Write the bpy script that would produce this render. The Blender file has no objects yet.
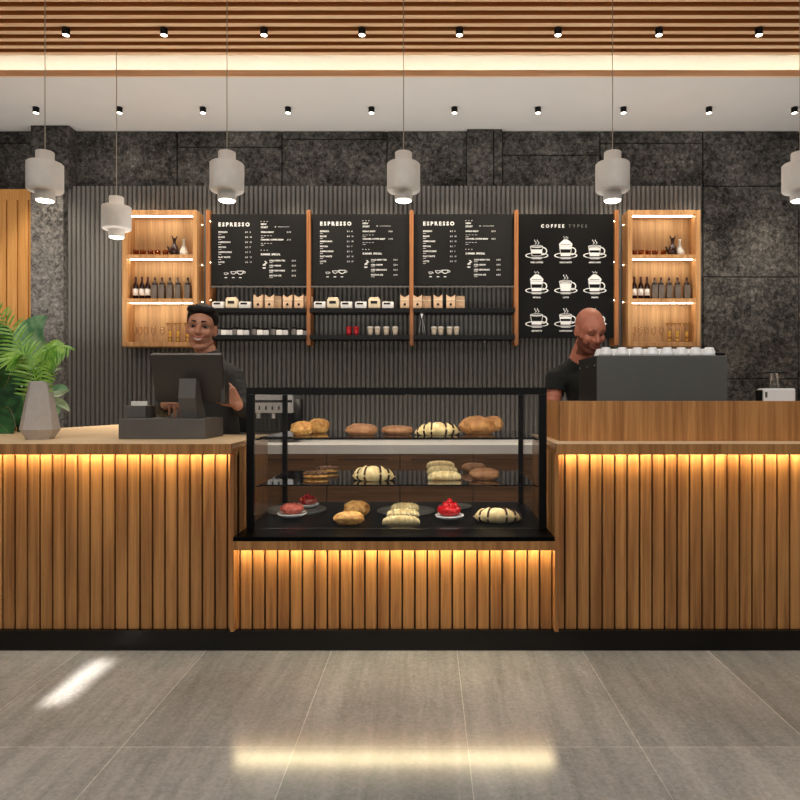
import bpy, bmesh, math, random
from mathutils import Vector, Matrix, Euler, noise
random.seed(7)
C = bpy.context.scene.collection
PI = math.pi
R = math.radians
EYE = 1.22
F = 650.0
WORLD, HALL, AISLE, FRONT_FILL, UP = .12, 112, 22, 75, 72
LED, LEDC, LEDCAB, LEDCOVE, CASE_FILL, STUD = 60, 56, 20, 36, 36, 40
SPOT, SPOT2, PEND, STREAK, SHELFW = 14, 40, 12, .5, 1.2
FLOOR_LO, FLOOR_MID, FLOOR_HI = (112, 112, 114), (144, 144, 146), (176, 176, 178)
def X(px, y): return (px - 428.0) / F * y
def Z(py, y): return EYE - (py - 397.0) / F * y
def DZ(py, z): return F * (EYE - z) / (py - 397.0)     # depth of a surface at height z seen at row py

# ------------------------------------------------------------------ camera, light, exposure
sc = bpy.context.scene
cam = bpy.data.cameras.new('camera'); cam_o = bpy.data.objects.new('camera', cam); C.objects.link(cam_o)
cam.sensor_width = 36; cam.lens = 36 * F / 800
cam.shift_x = -28 / 800; cam.shift_y = -3 / 800
cam_o.location = (0, 0, EYE); cam_o.rotation_euler = (R(90), 0, 0)
cam.clip_start = .05
sc.camera = cam_o
sc.view_settings.view_transform = 'Standard'; sc.view_settings.look = 'None'
sc.view_settings.exposure = 0.0; sc.view_settings.gamma = 1; sc.view_settings.use_curve_mapping = False
sc.cycles.use_denoising = True
sc.cycles.max_bounces = 8; sc.cycles.transparent_max_bounces = 24
sc.cycles.sample_clamp_indirect = 6
w = bpy.data.worlds.new('world'); sc.world = w; w.use_nodes = True
w.node_tree.nodes['Background'].inputs[0].default_value = (1.0, .97, .93, 1)
w.node_tree.nodes['Background'].inputs[1].default_value = WORLD
def area(name, loc, rot, size, power, color=(1, .9, .78), spread=180):
    l = bpy.data.lights.new(name, 'AREA'); l.shape = 'RECTANGLE'; l.size, l.size_y = size
    l.energy = power; l.color = color; l.spread = R(spread)
    o = bpy.data.objects.new(name, l); C.objects.link(o); o.location = loc; o.rotation_euler = rot
    return o
area('hall_fill_light', (0, 1.5, 3.9), (R(8), 0, 0), (7.0, 1.2), HALL, (1, .96, .90))  # added overhead fill without a fixture, brightens floor and worktops
area('front_fill_light', (-1.2, -3.4, 2.75), (R(90), 0, R(-4)), (7.0, 1.9), FRONT_FILL, (1, .97, .93))  # added fill behind the camera, no window stands there
area('aisle_up_fill', (-.3, 5.4, 1.7), (R(180), 0, 0), (9.0, 1.0), UP, (1, .94, .87))  # added upward fill without a fixture, brightens soffit and slat undersides
area('floor_streak_light', (-1.50, 2.80, 3.9), (0, 0, R(3)), (.05, .42), STREAK, (1, .93, .8), 2.5)  # added unseen lamp that lays the streak on the floor at left
area('aisle_fill_light', (0.0, 5.6, 3.84), (0, 0, 0), (7.0, .25), AISLE, (1, .93, .84))  # added fill under the soffit, no fixture, lifts the ambient light

# ------------------------------------------------------------------ materials
def nt(name):
    m = bpy.data.materials.new(name); m.use_nodes = True
    t = m.node_tree; b = t.nodes['Principled BSDF']
    return m, t, b
def srgb(c):
    return tuple((v / 255 / 12.92 if v / 255 <= .04045 else ((v / 255 + .055) / 1.055) ** 2.4) for v in c) + (1,)
def ramp(t, stops):
    r = t.nodes.new('ShaderNodeValToRGB')
    while len(r.color_ramp.elements) < len(stops): r.color_ramp.elements.new(.5)
    for e, (p, c) in zip(r.color_ramp.elements, stops): e.position = p; e.color = c
    return r
def mapping(t, scale, loc=(0, 0, 0), rnd=False, rot=(0, 0, 0)):
    tc = t.nodes.new('ShaderNodeTexCoord'); mp = t.nodes.new('ShaderNodeMapping')
    mp.inputs['Scale'].default_value = scale; mp.inputs['Location'].default_value = loc; mp.inputs['Rotation'].default_value = rot
    t.links.new(tc.outputs['Object'], mp.inputs['Vector'])
    return mp
def noise_n(t, vec, scale, detail=4, rough=.6, dist=0):
    n = t.nodes.new('ShaderNodeTexNoise'); n.inputs['Scale'].default_value = scale
    n.inputs['Detail'].default_value = detail; n.inputs['Roughness'].default_value = rough; n.inputs['Distortion'].default_value = dist
    t.links.new(vec.outputs[0], n.inputs['Vector'])
    return n
def bump(t, b, src, strength, dist=.01):
    bp = t.nodes.new('ShaderNodeBump'); bp.inputs['Strength'].default_value = strength; bp.inputs['Distance'].default_value = dist
    t.links.new(src, bp.inputs['Height']); t.links.new(bp.outputs[0], b.inputs['Normal'])
def plain(name, col, rough=.5, metal=0, spec=.5, var=.08, vs=8, bmp=0, bs=60):
    m, t, b = nt(name); c = srgb(col)
    mp = mapping(t, (1, 1, 1)); n = noise_n(t, mp, vs)
    lo = tuple(v * (1 - var) for v in c[:3]) + (1,); hi = tuple(min(1, v * (1 + var)) for v in c[:3]) + (1,)
    r = ramp(t, [(.3, lo), (.7, hi)]); t.links.new(n.outputs['Fac'], r.inputs[0]); t.links.new(r.outputs[0], b.inputs['Base Color'])
    b.inputs['Roughness'].default_value = rough; b.inputs['Metallic'].default_value = metal
    b.inputs['Specular IOR Level'].default_value = spec
    if bmp:
        n2 = noise_n(t, mp, bs, 6); bump(t, b, n2.outputs['Fac'], bmp)
    return m
def wood(name, lo, hi, axis='z', rough=.5, scale=1.0, fine=1.0, contrast=(.32, .68)):
    m, t, b = nt(name)
    s = {'z': (34, 34, 1.3), 'x': (1.3, 34, 34), 'y': (34, 1.3, 34)}[axis]
    s = tuple(v * scale for v in s)
    mp = mapping(t, s); n = noise_n(t, mp, 1.0, 6, .62, .4)
    s2 = {'z': (190, 190, 5), 'x': (5, 190, 190), 'y': (190, 5, 190)}[axis]
    mp2 = mapping(t, tuple(v * scale for v in s2)); n2 = noise_n(t, mp2, 1.0, 3, .6)
    s3 = {'z': (9, 9, .6), 'x': (.6, 9, 9), 'y': (9, .6, 9)}[axis]
    mp3 = mapping(t, s3); n3 = noise_n(t, mp3, 1.0, 2, .5)
    a = t.nodes.new('ShaderNodeMath'); a.operation = 'MULTIPLY_ADD'; a.inputs[1].default_value = .22 * fine
    t.links.new(n2.outputs['Fac'], a.inputs[0]); t.links.new(n.outputs['Fac'], a.inputs[2])
    a2 = t.nodes.new('ShaderNodeMath'); a2.operation = 'MULTIPLY_ADD'; a2.inputs[1].default_value = .45
    t.links.new(n3.outputs['Fac'], a2.inputs[0]); t.links.new(a.outputs[0], a2.inputs[2])
    a3 = t.nodes.new('ShaderNodeMath'); a3.operation = 'SUBTRACT'; a3.inputs[1].default_value = .335
    t.links.new(a2.outputs[0], a3.inputs[0])
    r = ramp(t, [(contrast[0], srgb(lo)), (contrast[1], srgb(hi))]); t.links.new(a3.outputs[0], r.inputs[0])
    t.links.new(r.outputs[0], b.inputs['Base Color']); b.inputs['Roughness'].default_value = rough
    b.inputs['Specular IOR Level'].default_value = .35
    bump(t, b, n2.outputs['Fac'], .12, .002)
    return m
def emit(name, col, strength, base=(255, 255, 255)):
    m, t, b = nt(name); b.inputs['Base Color'].default_value = srgb(base)
    b.inputs['Emission Color'].default_value = srgb(col); b.inputs['Emission Strength'].default_value = strength
    return m
def thin_glass(name, tint=(245, 250, 250), refl=1.0, base=.03):
    m, t, b = nt(name); t.nodes.remove(b)
    out = t.nodes['Material Output']; tr = t.nodes.new('ShaderNodeBsdfTransparent'); gl = t.nodes.new('ShaderNodeBsdfGlossy')
    tr.inputs[0].default_value = srgb(tint); gl.inputs['Roughness'].default_value = .02
    lw = t.nodes.new('ShaderNodeFresnel'); lw.inputs[0].default_value = 1.5
    mu = t.nodes.new('ShaderNodeMath'); mu.operation = 'MULTIPLY_ADD'; mu.inputs[1].default_value = refl; mu.inputs[2].default_value = base - .04; mu.use_clamp = True
    mx = t.nodes.new('ShaderNodeMixShader')
    t.links.new(lw.outputs[0], mu.inputs[0]); t.links.new(mu.outputs[0], mx.inputs[0]); t.links.new(tr.outputs[0], mx.inputs[1]); t.links.new(gl.outputs[0], mx.inputs[2])
    t.links.new(mx.outputs[0], out.inputs[0])
    return m
def stone(name, cols, holes=.55, scale=1.0):
    m, t, b = nt(name)
    mp = mapping(t, (scale, scale, scale))
    n1 = noise_n(t, mp, 24, 9, .78, .5); n2 = noise_n(t, mp, 2.2, 3, .6); n3 = noise_n(t, mp, 60, 3, .6)
    a = t.nodes.new('ShaderNodeMath'); a.operation = 'MULTIPLY_ADD'; a.inputs[1].default_value = .35
    t.links.new(n2.outputs['Fac'], a.inputs[0]); t.links.new(n1.outputs['Fac'], a.inputs[2])
    s = t.nodes.new('ShaderNodeMath'); s.operation = 'SUBTRACT'; s.inputs[1].default_value = .175; t.links.new(a.outputs[0], s.inputs[0])
    r = ramp(t, [(.36, srgb(cols[0])), (.46, srgb(cols[1])), (.60, srgb(cols[2])), (.72, srgb(cols[3]))])
    t.links.new(s.outputs[0], r.inputs[0]); t.links.new(r.outputs[0], b.inputs['Base Color'])
    b.inputs['Roughness'].default_value = .85; b.inputs['Specular IOR Level'].default_value = .25
    bump(t, b, n1.outputs['Fac'], .55, .02)
    return m
def floor_mat():
    m, t, b = nt('floor_tile')
    mp = mapping(t, (1, 1, 1), (-.139 + .603 * 20, -2.266 + 1.75 + 1.2 * 20, 0))
    br = t.nodes.new('ShaderNodeTexBrick'); br.offset = 0; br.squash = 1
    br.inputs['Scale'].default_value = 1; br.inputs['Brick Width'].default_value = .603; br.inputs['Row Height'].default_value = 1.2
    br.inputs['Mortar Size'].default_value = .0016; br.inputs['Mortar Smooth'].default_value = .3; br.inputs['Bias'].default_value = 0
    br.inputs['Color1'].default_value = (.72, .72, .72, 1); br.inputs['Color2'].default_value = (1.06, 1.06, 1.06, 1)
    br.inputs['Mortar'].default_value = (1.75, 1.7, 1.65, 1)
    t.links.new(mp.outputs[0], br.inputs['Vector'])
    mp2 = mapping(t, (1, 1, 1)); n1 = noise_n(t, mp2, 70, 5, .7)
    mp3 = mapping(t, (9, .8, 1), rot=(0, 0, R(-24))); n2 = noise_n(t, mp3, 1.6, 8, .68, .6)
    mp4 = mapping(t, (1, 1, 1)); n3 = noise_n(t, mp4, 1.3, 3, .5)
    a = t.nodes.new('ShaderNodeMath'); a.operation = 'ADD'; t.links.new(n1.outputs['Fac'], a.inputs[0]); t.links.new(n2.outputs['Fac'], a.inputs[1])
    a2 = t.nodes.new('ShaderNodeMath'); a2.operation = 'ADD'; t.links.new(a.outputs[0], a2.inputs[0]); t.links.new(n3.outputs['Fac'], a2.inputs[1])
    a3 = t.nodes.new('ShaderNodeMath'); a3.operation = 'DIVIDE'; a3.inputs[1].default_value = 3; t.links.new(a2.outputs[0], a3.inputs[0])
    r = ramp(t, [(.36, srgb(FLOOR_LO)), (.5, srgb(FLOOR_MID)), (.66, srgb(FLOOR_HI))]); t.links.new(a3.outputs[0], r.inputs[0])
    mx = t.nodes.new('ShaderNodeMix'); mx.data_type = 'RGBA'; mx.blend_type = 'MULTIPLY'; mx.inputs[0].default_value = 1
    t.links.new(r.outputs[0], mx.inputs[6]); t.links.new(br.outputs['Color'], mx.inputs[7]); t.links.new(mx.outputs[2], b.inputs['Base Color'])
    b.inputs['Roughness'].default_value = .15; b.inputs['Specular IOR Level'].default_value = .5
    bump(t, b, n1.outputs['Fac'], .02, .001)
    return m
M = {}
M['oak'] = wood('oak_slat', (132, 86, 46), (184, 132, 78), 'z')
M['oak_top'] = wood('oak_worktop', (222, 190, 148), (244, 216, 178), 'x', .42)
M['oak_edge'] = wood('oak_edge', (138, 92, 50), (188, 136, 82), 'z')
M['oak_board'] = wood('oak_board', (142, 94, 50), (194, 140, 84), 'z')
M['cab'] = wood('cabinet_oak', (152, 108, 64), (198, 152, 102), 'z', .45)
M['cab_back'] = wood('cabinet_back', (158, 120, 80), (204, 166, 120), 'z', .5)
M['post'] = wood('post_wood', (136, 84, 46), (176, 118, 70), 'z', .45)
M['panel'] = wood('wall_panel_wood', (190, 132, 68), (220, 164, 98), 'z', .5)
M['slat_side_shade'] = wood('ceiling_slat_side_shade', (190, 124, 62), (216, 150, 84), 'x', .55)
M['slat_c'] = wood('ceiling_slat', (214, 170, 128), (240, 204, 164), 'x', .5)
M['dark_wood'] = wood('dark_brown_wood', (46, 28, 14), (74, 46, 24), 'z', .5)
M['backc'] = wood('back_counter_wood', (78, 56, 38), (112, 82, 56), 'x', .3)
M['stone'] = stone('dark_stone', [(20, 19, 18), (56, 54, 52), (98, 95, 91), (148, 143, 137)])
M['stone_l'] = stone('grey_stone', [(38, 37, 36), (96, 94, 92), (142, 139, 135), (184, 180, 175)])
M['flute'] = plain('fluted_panel_grey', (106, 104, 101), .5, vs=.8, var=.1)
M['plaster'] = plain('white_plaster', (214, 212, 209), .8, vs=2, var=.02)
M['floor'] = floor_mat()
M['black'] = plain('black_metal', (9, 9, 9), .4, spec=.2, var=.1)
M['black_gloss'] = plain('black_gloss', (4, 4, 4), .35, spec=.06, var=.1)
M['kick'] = plain('black_plinth', (17, 14, 12), .3, spec=.25, var=.1)
M['board'] = plain('menu_board_black', (21, 21, 20), .6, spec=.2, var=.1)
M['poster'] = plain('poster_black', (7, 7, 7), .6, spec=.15, var=.1)
M['white'] = plain('print_white', (225, 225, 222), .6, var=.02)
M['grey_print'] = plain('print_grey', (120, 120, 118), .6, var=.02)
M['steel_top'] = plain('pale_steel_worktop', (214, 213, 210), .4, .35, vs=2)
M['steel'] = plain('brushed_steel', (205, 205, 205), .3, .9, vs=2)
M['pos'] = plain('charcoal_plastic', (84, 80, 76), .5)
M['pos_d'] = plain('dark_plastic', (58, 53, 49), .4)
M['screen'] = plain('screen_black', (8, 8, 10), .1)
M['machine'] = plain('machine_grey', (86, 86, 82), .45, vs=2)
M['porcelain'] = plain('white_porcelain', (240, 240, 240), .25, var=.01)
M['concrete'] = plain('pendant_concrete', (216, 212, 206), .8, vs=14, var=.06, bmp=.1)
M['vase'] = plain('vase_grey', (176, 168, 162), .65, vs=30, var=.06)
M['cord'] = plain('cord_grey', (165, 155, 140), .6)
M['lamp'] = emit('lamp_white', (255, 246, 228), 9)
M['led'] = emit('led_warm', (255, 238, 188), LED)
M['led_c'] = emit('led_centre', (255, 238, 188), LEDC)
M['led_cab'] = emit('led_cabinet', (255, 238, 208), LEDCAB)
M['led_cove'] = emit('led_cove', (255, 240, 212), LEDCOVE)
M['case_fill'] = emit('case_fill', (255, 238, 210), CASE_FILL)
M['stud'] = emit('led_stud', (255, 226, 180), STUD)
M['glass'] = thin_glass('case_glass', (254, 254, 254), .8, .035)
M['side_glass'] = thin_glass('side_glass', (254, 254, 254), .3, .045)
M['shelf_glass'] = thin_glass('shelf_glass', (246, 247, 246), 1.6, .06)
M['clear'] = thin_glass('clear_glass', (253, 251, 248), .35, .04)
M['amber'] = thin_glass('amber_glass', (226, 190, 142), .3, .05)
M['wine'] = plain('wine_bottle_glass', (34, 8, 10), .12, var=.05)
M['label'] = plain('paper_label', (226, 220, 212), .7)
M['greyb'] = plain('grey_bottle', (104, 96, 88), .35, vs=60, var=.3)
M['foil'] = plain('dark_red_foil', (70, 14, 16), .35)
M['yellow'] = plain('golden_fruit', (230, 190, 80), .3)
M['gold'] = plain('gold_metal', (220, 170, 80), .25, .6)
M['kraft'] = plain('kraft_paper', (206, 172, 138), .8, vs=30)
M['kraft_l'] = plain('light_kraft', (214, 198, 168), .8, vs=30)
M['carton'] = plain('white_carton', (224, 222, 218), .6, var=.02)
M['cupred'] = plain('red_cup', (176, 24, 34), .35)
M['cuppap'] = plain('paper_cup', (196, 182, 160), .6)
M['lid'] = plain('cup_lid', (228, 222, 210), .4)
M['jar'] = plain('smoked_jar', (120, 114, 108), .25)
M['skin1'] = plain('skin_tan', (190, 132, 104), .5, vs=40, var=.05)
M['skin2'] = plain('skin_rosy', (196, 122, 96), .5, vs=40, var=.06)
M['lip'] = plain('lips', (160, 92, 78), .5)
M['lip2'] = plain('lips_muted', (142, 80, 62), .6)
M['hair'] = plain('dark_hair', (20, 13, 10), .6, spec=.25, vs=90, var=.4, bmp=.4, bs=120)
M['beard'] = plain('short_beard', (118, 66, 48), .8, vs=120, var=.3)
M['brow'] = plain('eyebrow_hair', (34, 20, 14), .8)
M['eyew'] = plain('eye_white', (150, 132, 120), .4)
M['eyed'] = plain('eye_dark', (20, 12, 8), .3)
M['teeth'] = plain('teeth', (226, 218, 206), .3)
M['shirt'] = plain('charcoal_shirt', (44, 44, 42), .85, vs=20, var=.1)
M['tee'] = plain('black_tshirt', (24, 26, 23), .9, vs=20, var=.1)
M['apron'] = plain('black_apron', (15, 14, 14), .8, vs=20, var=.1)
M['trouser'] = plain('dark_trousers', (24, 24, 26), .9)
M['shoe'] = plain('black_shoes', (14, 14, 14), .5)
M['slate'] = plain('slate_plate', (96, 96, 93), .5, vs=10, var=.12)
def bread_mat(name, lo, hi, vs, rough=.55, bs=60, bmp=.35):
    m, t, b = nt(name); mp = mapping(t, (1, 1, 1)); n = noise_n(t, mp, vs, 5, .65)
    r = ramp(t, [(.36, srgb(lo)), (.62, srgb(hi))]); t.links.new(n.outputs['Fac'], r.inputs[0]); t.links.new(r.outputs[0], b.inputs['Base Color'])
    b.inputs['Roughness'].default_value = rough; n2 = noise_n(t, mp, bs, 5); bump(t, b, n2.outputs['Fac'], bmp, .006)
    return m
M['crust'] = bread_mat('golden_crust', (186, 116, 48), (232, 186, 108), 40)
M['crust_b'] = bread_mat('brown_crust', (136, 92, 60), (180, 132, 92), 24)
M['crust_k'] = bread_mat('plaited_crust', (164, 108, 58), (206, 154, 94), 16)
M['cream'] = bread_mat('pale_cream_dough', (236, 204, 136), (252, 236, 184), 30)
M['choc'] = plain('chocolate', (52, 24, 14), .3)
M['nut'] = bread_mat('chocolate_nut_topping', (70, 34, 22), (196, 150, 110), 110, .4, 120)
M['berry'] = plain('red_berry', (190, 14, 24), .25, vs=120, var=.3)
M['jam'] = bread_mat('strawberry_cream', (176, 60, 52), (214, 120, 100), 70, .35)
def leafm(name, lo, hi, tr=.2, rough=.35):
    m, t, b = nt(name); mp = mapping(t, (1, 1, 1)); n = noise_n(t, mp, 14, 4)
    r = ramp(t, [(.35, srgb(lo)), (.65, srgb(hi))]); t.links.new(n.outputs['Fac'], r.inputs[0]); t.links.new(r.outputs[0], b.inputs['Base Color'])
    b.inputs['Roughness'].default_value = rough
    b.inputs['Transmission Weight'].default_value = 0
    return m
M['leaf_d'] = leafm('dark_leaf', (24, 56, 28), (58, 108, 58))
M['leaf_m'] = leafm('mid_leaf', (84, 142, 98), (158, 200, 154))
M['leaf_p'] = leafm('pale_leaf', (150, 178, 140), (206, 220, 190))
M['palm'] = leafm('palm_green', (78, 138, 34), (156, 196, 84))
M['stem'] = plain('plant_stem', (150, 140, 80), .6)
M['soil'] = plain('potting_soil', (40, 28, 20), .95, bmp=.5)

# ------------------------------------------------------------------ mesh helpers
class MB:
    def __init__(s): s.bm = bmesh.new()
    def box(s, x0, x1, y0, y1, z0, z1, bev=0, mat=0):
        g = bmesh.ops.create_cube(s.bm, size=1)['verts']
        for v in g:
            v.co = Vector(((x0 + x1) / 2 + v.co.x * (x1 - x0), (y0 + y1) / 2 + v.co.y * (y1 - y0), (z0 + z1) / 2 + v.co.z * (z1 - z0)))
        fs = {f for v in g for f in v.link_faces}
        for f in fs: f.material_index = mat
        if bev:
            es = {e for v in g for e in v.link_edges}
            bmesh.ops.bevel(s.bm, geom=list(es), offset=bev, segments=2, affect='EDGES', profile=.5)
        return s
    def verts_faces(s, vs, fs, mat=0, smooth=False):
        b = [s.bm.verts.new(v) for v in vs]
        for f in fs:
            try:
                nf = s.bm.faces.new([b[i] for i in f]); nf.material_index = mat; nf.smooth = smooth
            except ValueError: pass
        return b
    def lathe(s, prof, loc=(0, 0, 0), n=28, mat=0, smooth=True, mtx=None, phase=0, sy=1):
        vs = []; fs = []
        for (r, z) in prof:
            for k in range(n):
                a = 2 * PI * k / n + phase
                p = Vector((r * math.cos(a), r * math.sin(a) * sy, z))
                if mtx: p = mtx @ p
                vs.append(p + Vector(loc))
        m_ = len(prof)
        for i in range(m_ - 1):
            for k in range(n):
                k2 = (k + 1) % n; fs.append((i * n + k, i * n + k2, (i + 1) * n + k2, (i + 1) * n + k))
        b = s.verts_faces(vs, fs, mat, smooth)
        for i, rev in ((0, True), (m_ - 1, False)):
            if prof[i][0] > 1e-6:
                ring = b[i * n:(i + 1) * n]
                if rev: ring = ring[::-1]
                try:
                    f = s.bm.faces.new(ring); f.material_index = mat
                except ValueError: pass
        return s
    def cyl(s, x, y, z0, z1, r, n=24, mat=0): return s.lathe([(r, z0), (r, z1)], (x, y, 0), n, mat, True)
    def ell(s, c, r, mat=0, n=16, rot=None):
        g = bmesh.ops.create_uvsphere(s.bm, u_segments=n * 2, v_segments=n, radius=1)['verts']
        for v in g:
            p = Vector((v.co.x * r[0], v.co.y * r[1], v.co.z * r[2]))
            if rot: p = rot @ p
            v.co = p + Vector(c)
        for f in {f for v in g for f in v.link_faces}: f.material_index = mat; f.smooth = True
        return s
    def tube(s, pts, rad, n=8, mat=0, caps=True, flat=1.0):
        pts = [Vector(p) for p in pts]
        if not hasattr(rad, '__len__'): rad = [rad] * len(pts)
        rings = []; up = None
        for i, p in enumerate(pts):
            d = (pts[min(i + 1, len(pts) - 1)] - pts[max(i - 1, 0)]).normalized()
            if up is None:
                up = d.orthogonal().normalized()
            up = (up - d * up.dot(d)).normalized(); sd = d.cross(up)
            rings.append([s.bm.verts.new(p + (up * math.cos(2 * PI * k / n) * flat + sd * math.sin(2 * PI * k / n)) * rad[i]) for k in range(n)])
        for a, b in zip(rings, rings[1:]):
            for k in range(n):
                f = s.bm.faces.new((a[k], a[(k + 1) % n], b[(k + 1) % n], b[k])); f.smooth = True; f.material_index = mat
        if caps:
            for rg in (rings[0][::-1], rings[-1]):
                f = s.bm.faces.new(rg); f.material_index = mat
        return s
    def cap(s, a, b, ra, rb, n=12):
        a = Vector(a); b = Vector(b); steps = max(1, int((b - a).length / (min(ra, rb) * .6)))
        for i in range(steps + 1):
            t_ = i / steps; r = ra + (rb - ra) * t_; c = a.lerp(b, t_)
            g = bmesh.ops.create_icosphere(s.bm, subdivisions=2, radius=r)['verts']
            for v in g: v.co += c
        return s
    def prism(s, poly, y0, y1, mat=0):                # polygon in x,z extruded along y
        n = len(poly)
        vs = [(x, y0, z) for x, z in poly] + [(x, y1, z) for x, z in poly]
        fs = [tuple(range(n)), tuple(range(2 * n - 1, n - 1, -1))] + [(i, i + n, (i + 1) % n + n, (i + 1) % n) for i in range(n)]
        s.verts_faces(vs, fs, mat); return s
    def slab(s, poly, z0, z1, mat=0):                 # polygon in x,y extruded along z
        n = len(poly)
        vs = [(x, y, z0) for x, y in poly] + [(x, y, z1) for x, y in poly]
        fs = [tuple(range(n - 1, -1, -1)), tuple(range(n, 2 * n))] + [(i, (i + 1) % n, (i + 1) % n + n, i + n) for i in range(n)]
        s.verts_faces(vs, fs, mat); return s
    def mesh(s, me, mtx, mat=0):
        n0 = len(s.bm.faces); s.bm.from_mesh(me); s.bm.faces.ensure_lookup_table(); s.bm.verts.ensure_lookup_table()
        vs = set()
        for f in s.bm.faces[n0:]:
            f.material_index = mat
            for v in f.verts: vs.add(v)
        for v in vs: v.co = mtx @ v.co
        return s
    def build(s, name, mats, parent=None, local=False, fix=True):
        if fix: bmesh.ops.recalc_face_normals(s.bm, faces=s.bm.faces)
        if not isinstance(mats, (list, tuple)): mats = [mats]
        me = bpy.data.meshes.new(name)
        o = bpy.data.objects.new(name, me); C.objects.link(o)
        if parent is not None:
            r = parent
            while r.parent: r = r.parent
            o.parent = parent
            if not local: bmesh.ops.translate(s.bm, verts=s.bm.verts, vec=-r.location)
        elif not local:
            xs = [v.co.x for v in s.bm.verts]; ys = [v.co.y for v in s.bm.verts]; zs = [v.co.z for v in s.bm.verts]
            b = Vector(((min(xs) + max(xs)) / 2, (min(ys) + max(ys)) / 2, min(zs)))
            bmesh.ops.translate(s.bm, verts=s.bm.verts, vec=-b); o.location = b
        s.bm.to_mesh(me); s.bm.free()
        for m in mats: me.materials.append(M[m] if isinstance(m, str) else m)
        return o
def tag(o, label=None, cat=None, group=None, kind=None):
    if label: o['label'] = label
    if cat: o['category'] = cat
    if group: o['group'] = group
    if kind: o['kind'] = kind
    return o
def thing(name, label, cat, loc=(0, 0, 0), group=None, rz=0):
    o = bpy.data.objects.new(name, None); C.objects.link(o); o.location = loc; o.rotation_euler = (0, 0, rz)
    o.empty_display_size = .05
    return tag(o, label, cat, group)
def struct(o, label=None):
    o['kind'] = 'structure'
    if label: o['label'] = label
    return o
def copy_tree(o, parent=None):
    c = o.copy(); C.objects.link(c)
    if parent is not None: c.parent = parent
    for ch in list(o.children): copy_tree(ch, c)
    return c
_used = set()
def place(proto, loc, label, rz=0, scale=None):
    o = proto if proto.name not in _used else copy_tree(proto)
    _used.add(proto.name); o.location = loc; o.rotation_euler = (0, 0, rz); o['label'] = label
    if scale: o.scale = scale
    return o
ORD = ['first', 'second', 'third', 'fourth', 'fifth', 'sixth', 'seventh', 'eighth', 'ninth', 'tenth']
def text_me(body, size, align='LEFT', extrude=.0005, bold=0, space=1.0):
    cu = bpy.data.curves.new('t', 'FONT'); cu.body = body; cu.size = size; cu.align_x = align; cu.extrude = extrude
    cu.offset = bold; cu.space_character = space; cu.resolution_u = 2
    o = bpy.data.objects.new('t', cu); C.objects.link(o)
    me = bpy.data.meshes.new_from_object(o.evaluated_get(bpy.context.evaluated_depsgraph_get()))
    bpy.data.objects.remove(o); bpy.data.curves.remove(cu)
    return me
UPR = Matrix.Rotation(PI / 2, 4, 'X')
def put_text(mb, body, x, y, z, size, align='LEFT', bold=0, space=1.0, mat=0):
    me = text_me(body, size, align, .0006, bold, space)
    mb.mesh(me, Matrix.Translation((x, y, z)) @ UPR, mat); bpy.data.meshes.remove(me)
# ------------------------------------------------------------------ the room
YW = 6.5
struct(MB().box(-7, 7, -3.5, 7, -.05, 0).build('floor', 'floor'), 'grey stone tile floor')
ZS = EYE + 2.66                                        # soffit height 3.88
Y_LIP = 5.386
struct(MB().box(-7, 7, Y_LIP + .02, 6.62, ZS, ZS + .04).build('ceiling', 'plaster'), 'white plaster soffit over the back bar')
struct(MB().box(-7, 7, Y_LIP, Y_LIP + .0195, ZS, ZS + .05).build('trim_6', 'slat_c'), 'pale wooden lip along the front of the soffit')
struct(MB().box(-7, 7, 5.62, 5.66, ZS + .04, 4.3).build('trim_1', 'plaster'), 'upright plaster face of the lit ceiling cove')
struct(MB().box(-7, 7, .4, 5.66, 4.3, 4.34).build('ceiling_panel', 'dark_wood'), 'dark board above the ceiling slats')
m = MB().box(-7, 7, Y_LIP + .03, Y_LIP + .06, ZS + .041, ZS + .05)
struct(m.build('trim_2', 'led_cove'), 'warm light strip lying in the ceiling cove')
# ceiling slats: underside 2.74 above the eye, every 10 cm
HS = 2.74; ST = EYE + HS
m = MB(); p = .0368 * HS
for k in range(46):
    yc = F * (.002915 - 5.66e-5 * k) * HS
    m.box(-7, 7, yc - .024, yc + .020, ST, ST + .07)
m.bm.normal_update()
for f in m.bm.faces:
    f.material_index = 0 if f.normal.z < -.5 else 1  # paler undersides, darker sides: light from below put into the colour
struct(m.build('trim_3', ['slat_c', 'slat_side_shade']), 'long wooden ceiling slats running across the room')
m = MB()
for xb in (-6, -3, 0, 3, 6): m.box(xb - .02, xb + .02, .5, 5.22, ST + .07, ST + .11)
struct(m.build('trim_4', 'dark_wood'), 'dark bearers that carry the ceiling slats')
# stone wall
m = MB()
zt = 4.3
cols = [(-7, -4.3, [2.2, 3.3]), (-4.3, X(72, YW), [1.3, 3.76]), (X(72, YW), X(177, YW), [2.4]), (X(177, YW), X(282, YW), [3.72, 2.4]), (X(282, YW), X(387, YW), [3.8, 2.4]),
        (X(387, YW), X(467, YW), [2.4]), (X(502, YW), X(600, YW), [3.64, 2.4]), (X(600, YW), X(703, YW), [3.76, 2.4]), (X(703, YW), X(799, YW), [3.33, 2.42, 1.40, .6]), (X(799, YW), 7, [3.5, 2.1, 1.0])]
for x0, x1, js in cols:
    zz = [0] + sorted(js) + [ZS + (0 if True else 0)]
    for a, b in zip(zz, zz[1:]): m.box(x0 + .006, x1 - .006, YW, YW + .1, a + .004, b - .004, .006)
m.box(-7, 7, YW + .03, YW + .12, 0, ZS)
struct(m.build('wall_back', 'stone'), 'dark pitted stone back wall in large blocks')
m = MB().box(X(33, 6.4), X(65.5, 6.4), 6.36, 6.55, 0, Z(186, 6.36) - .008, .004)
struct(m.build('wall_pier', 'stone_l'), 'grey stone pier at the left of the back wall')
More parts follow.
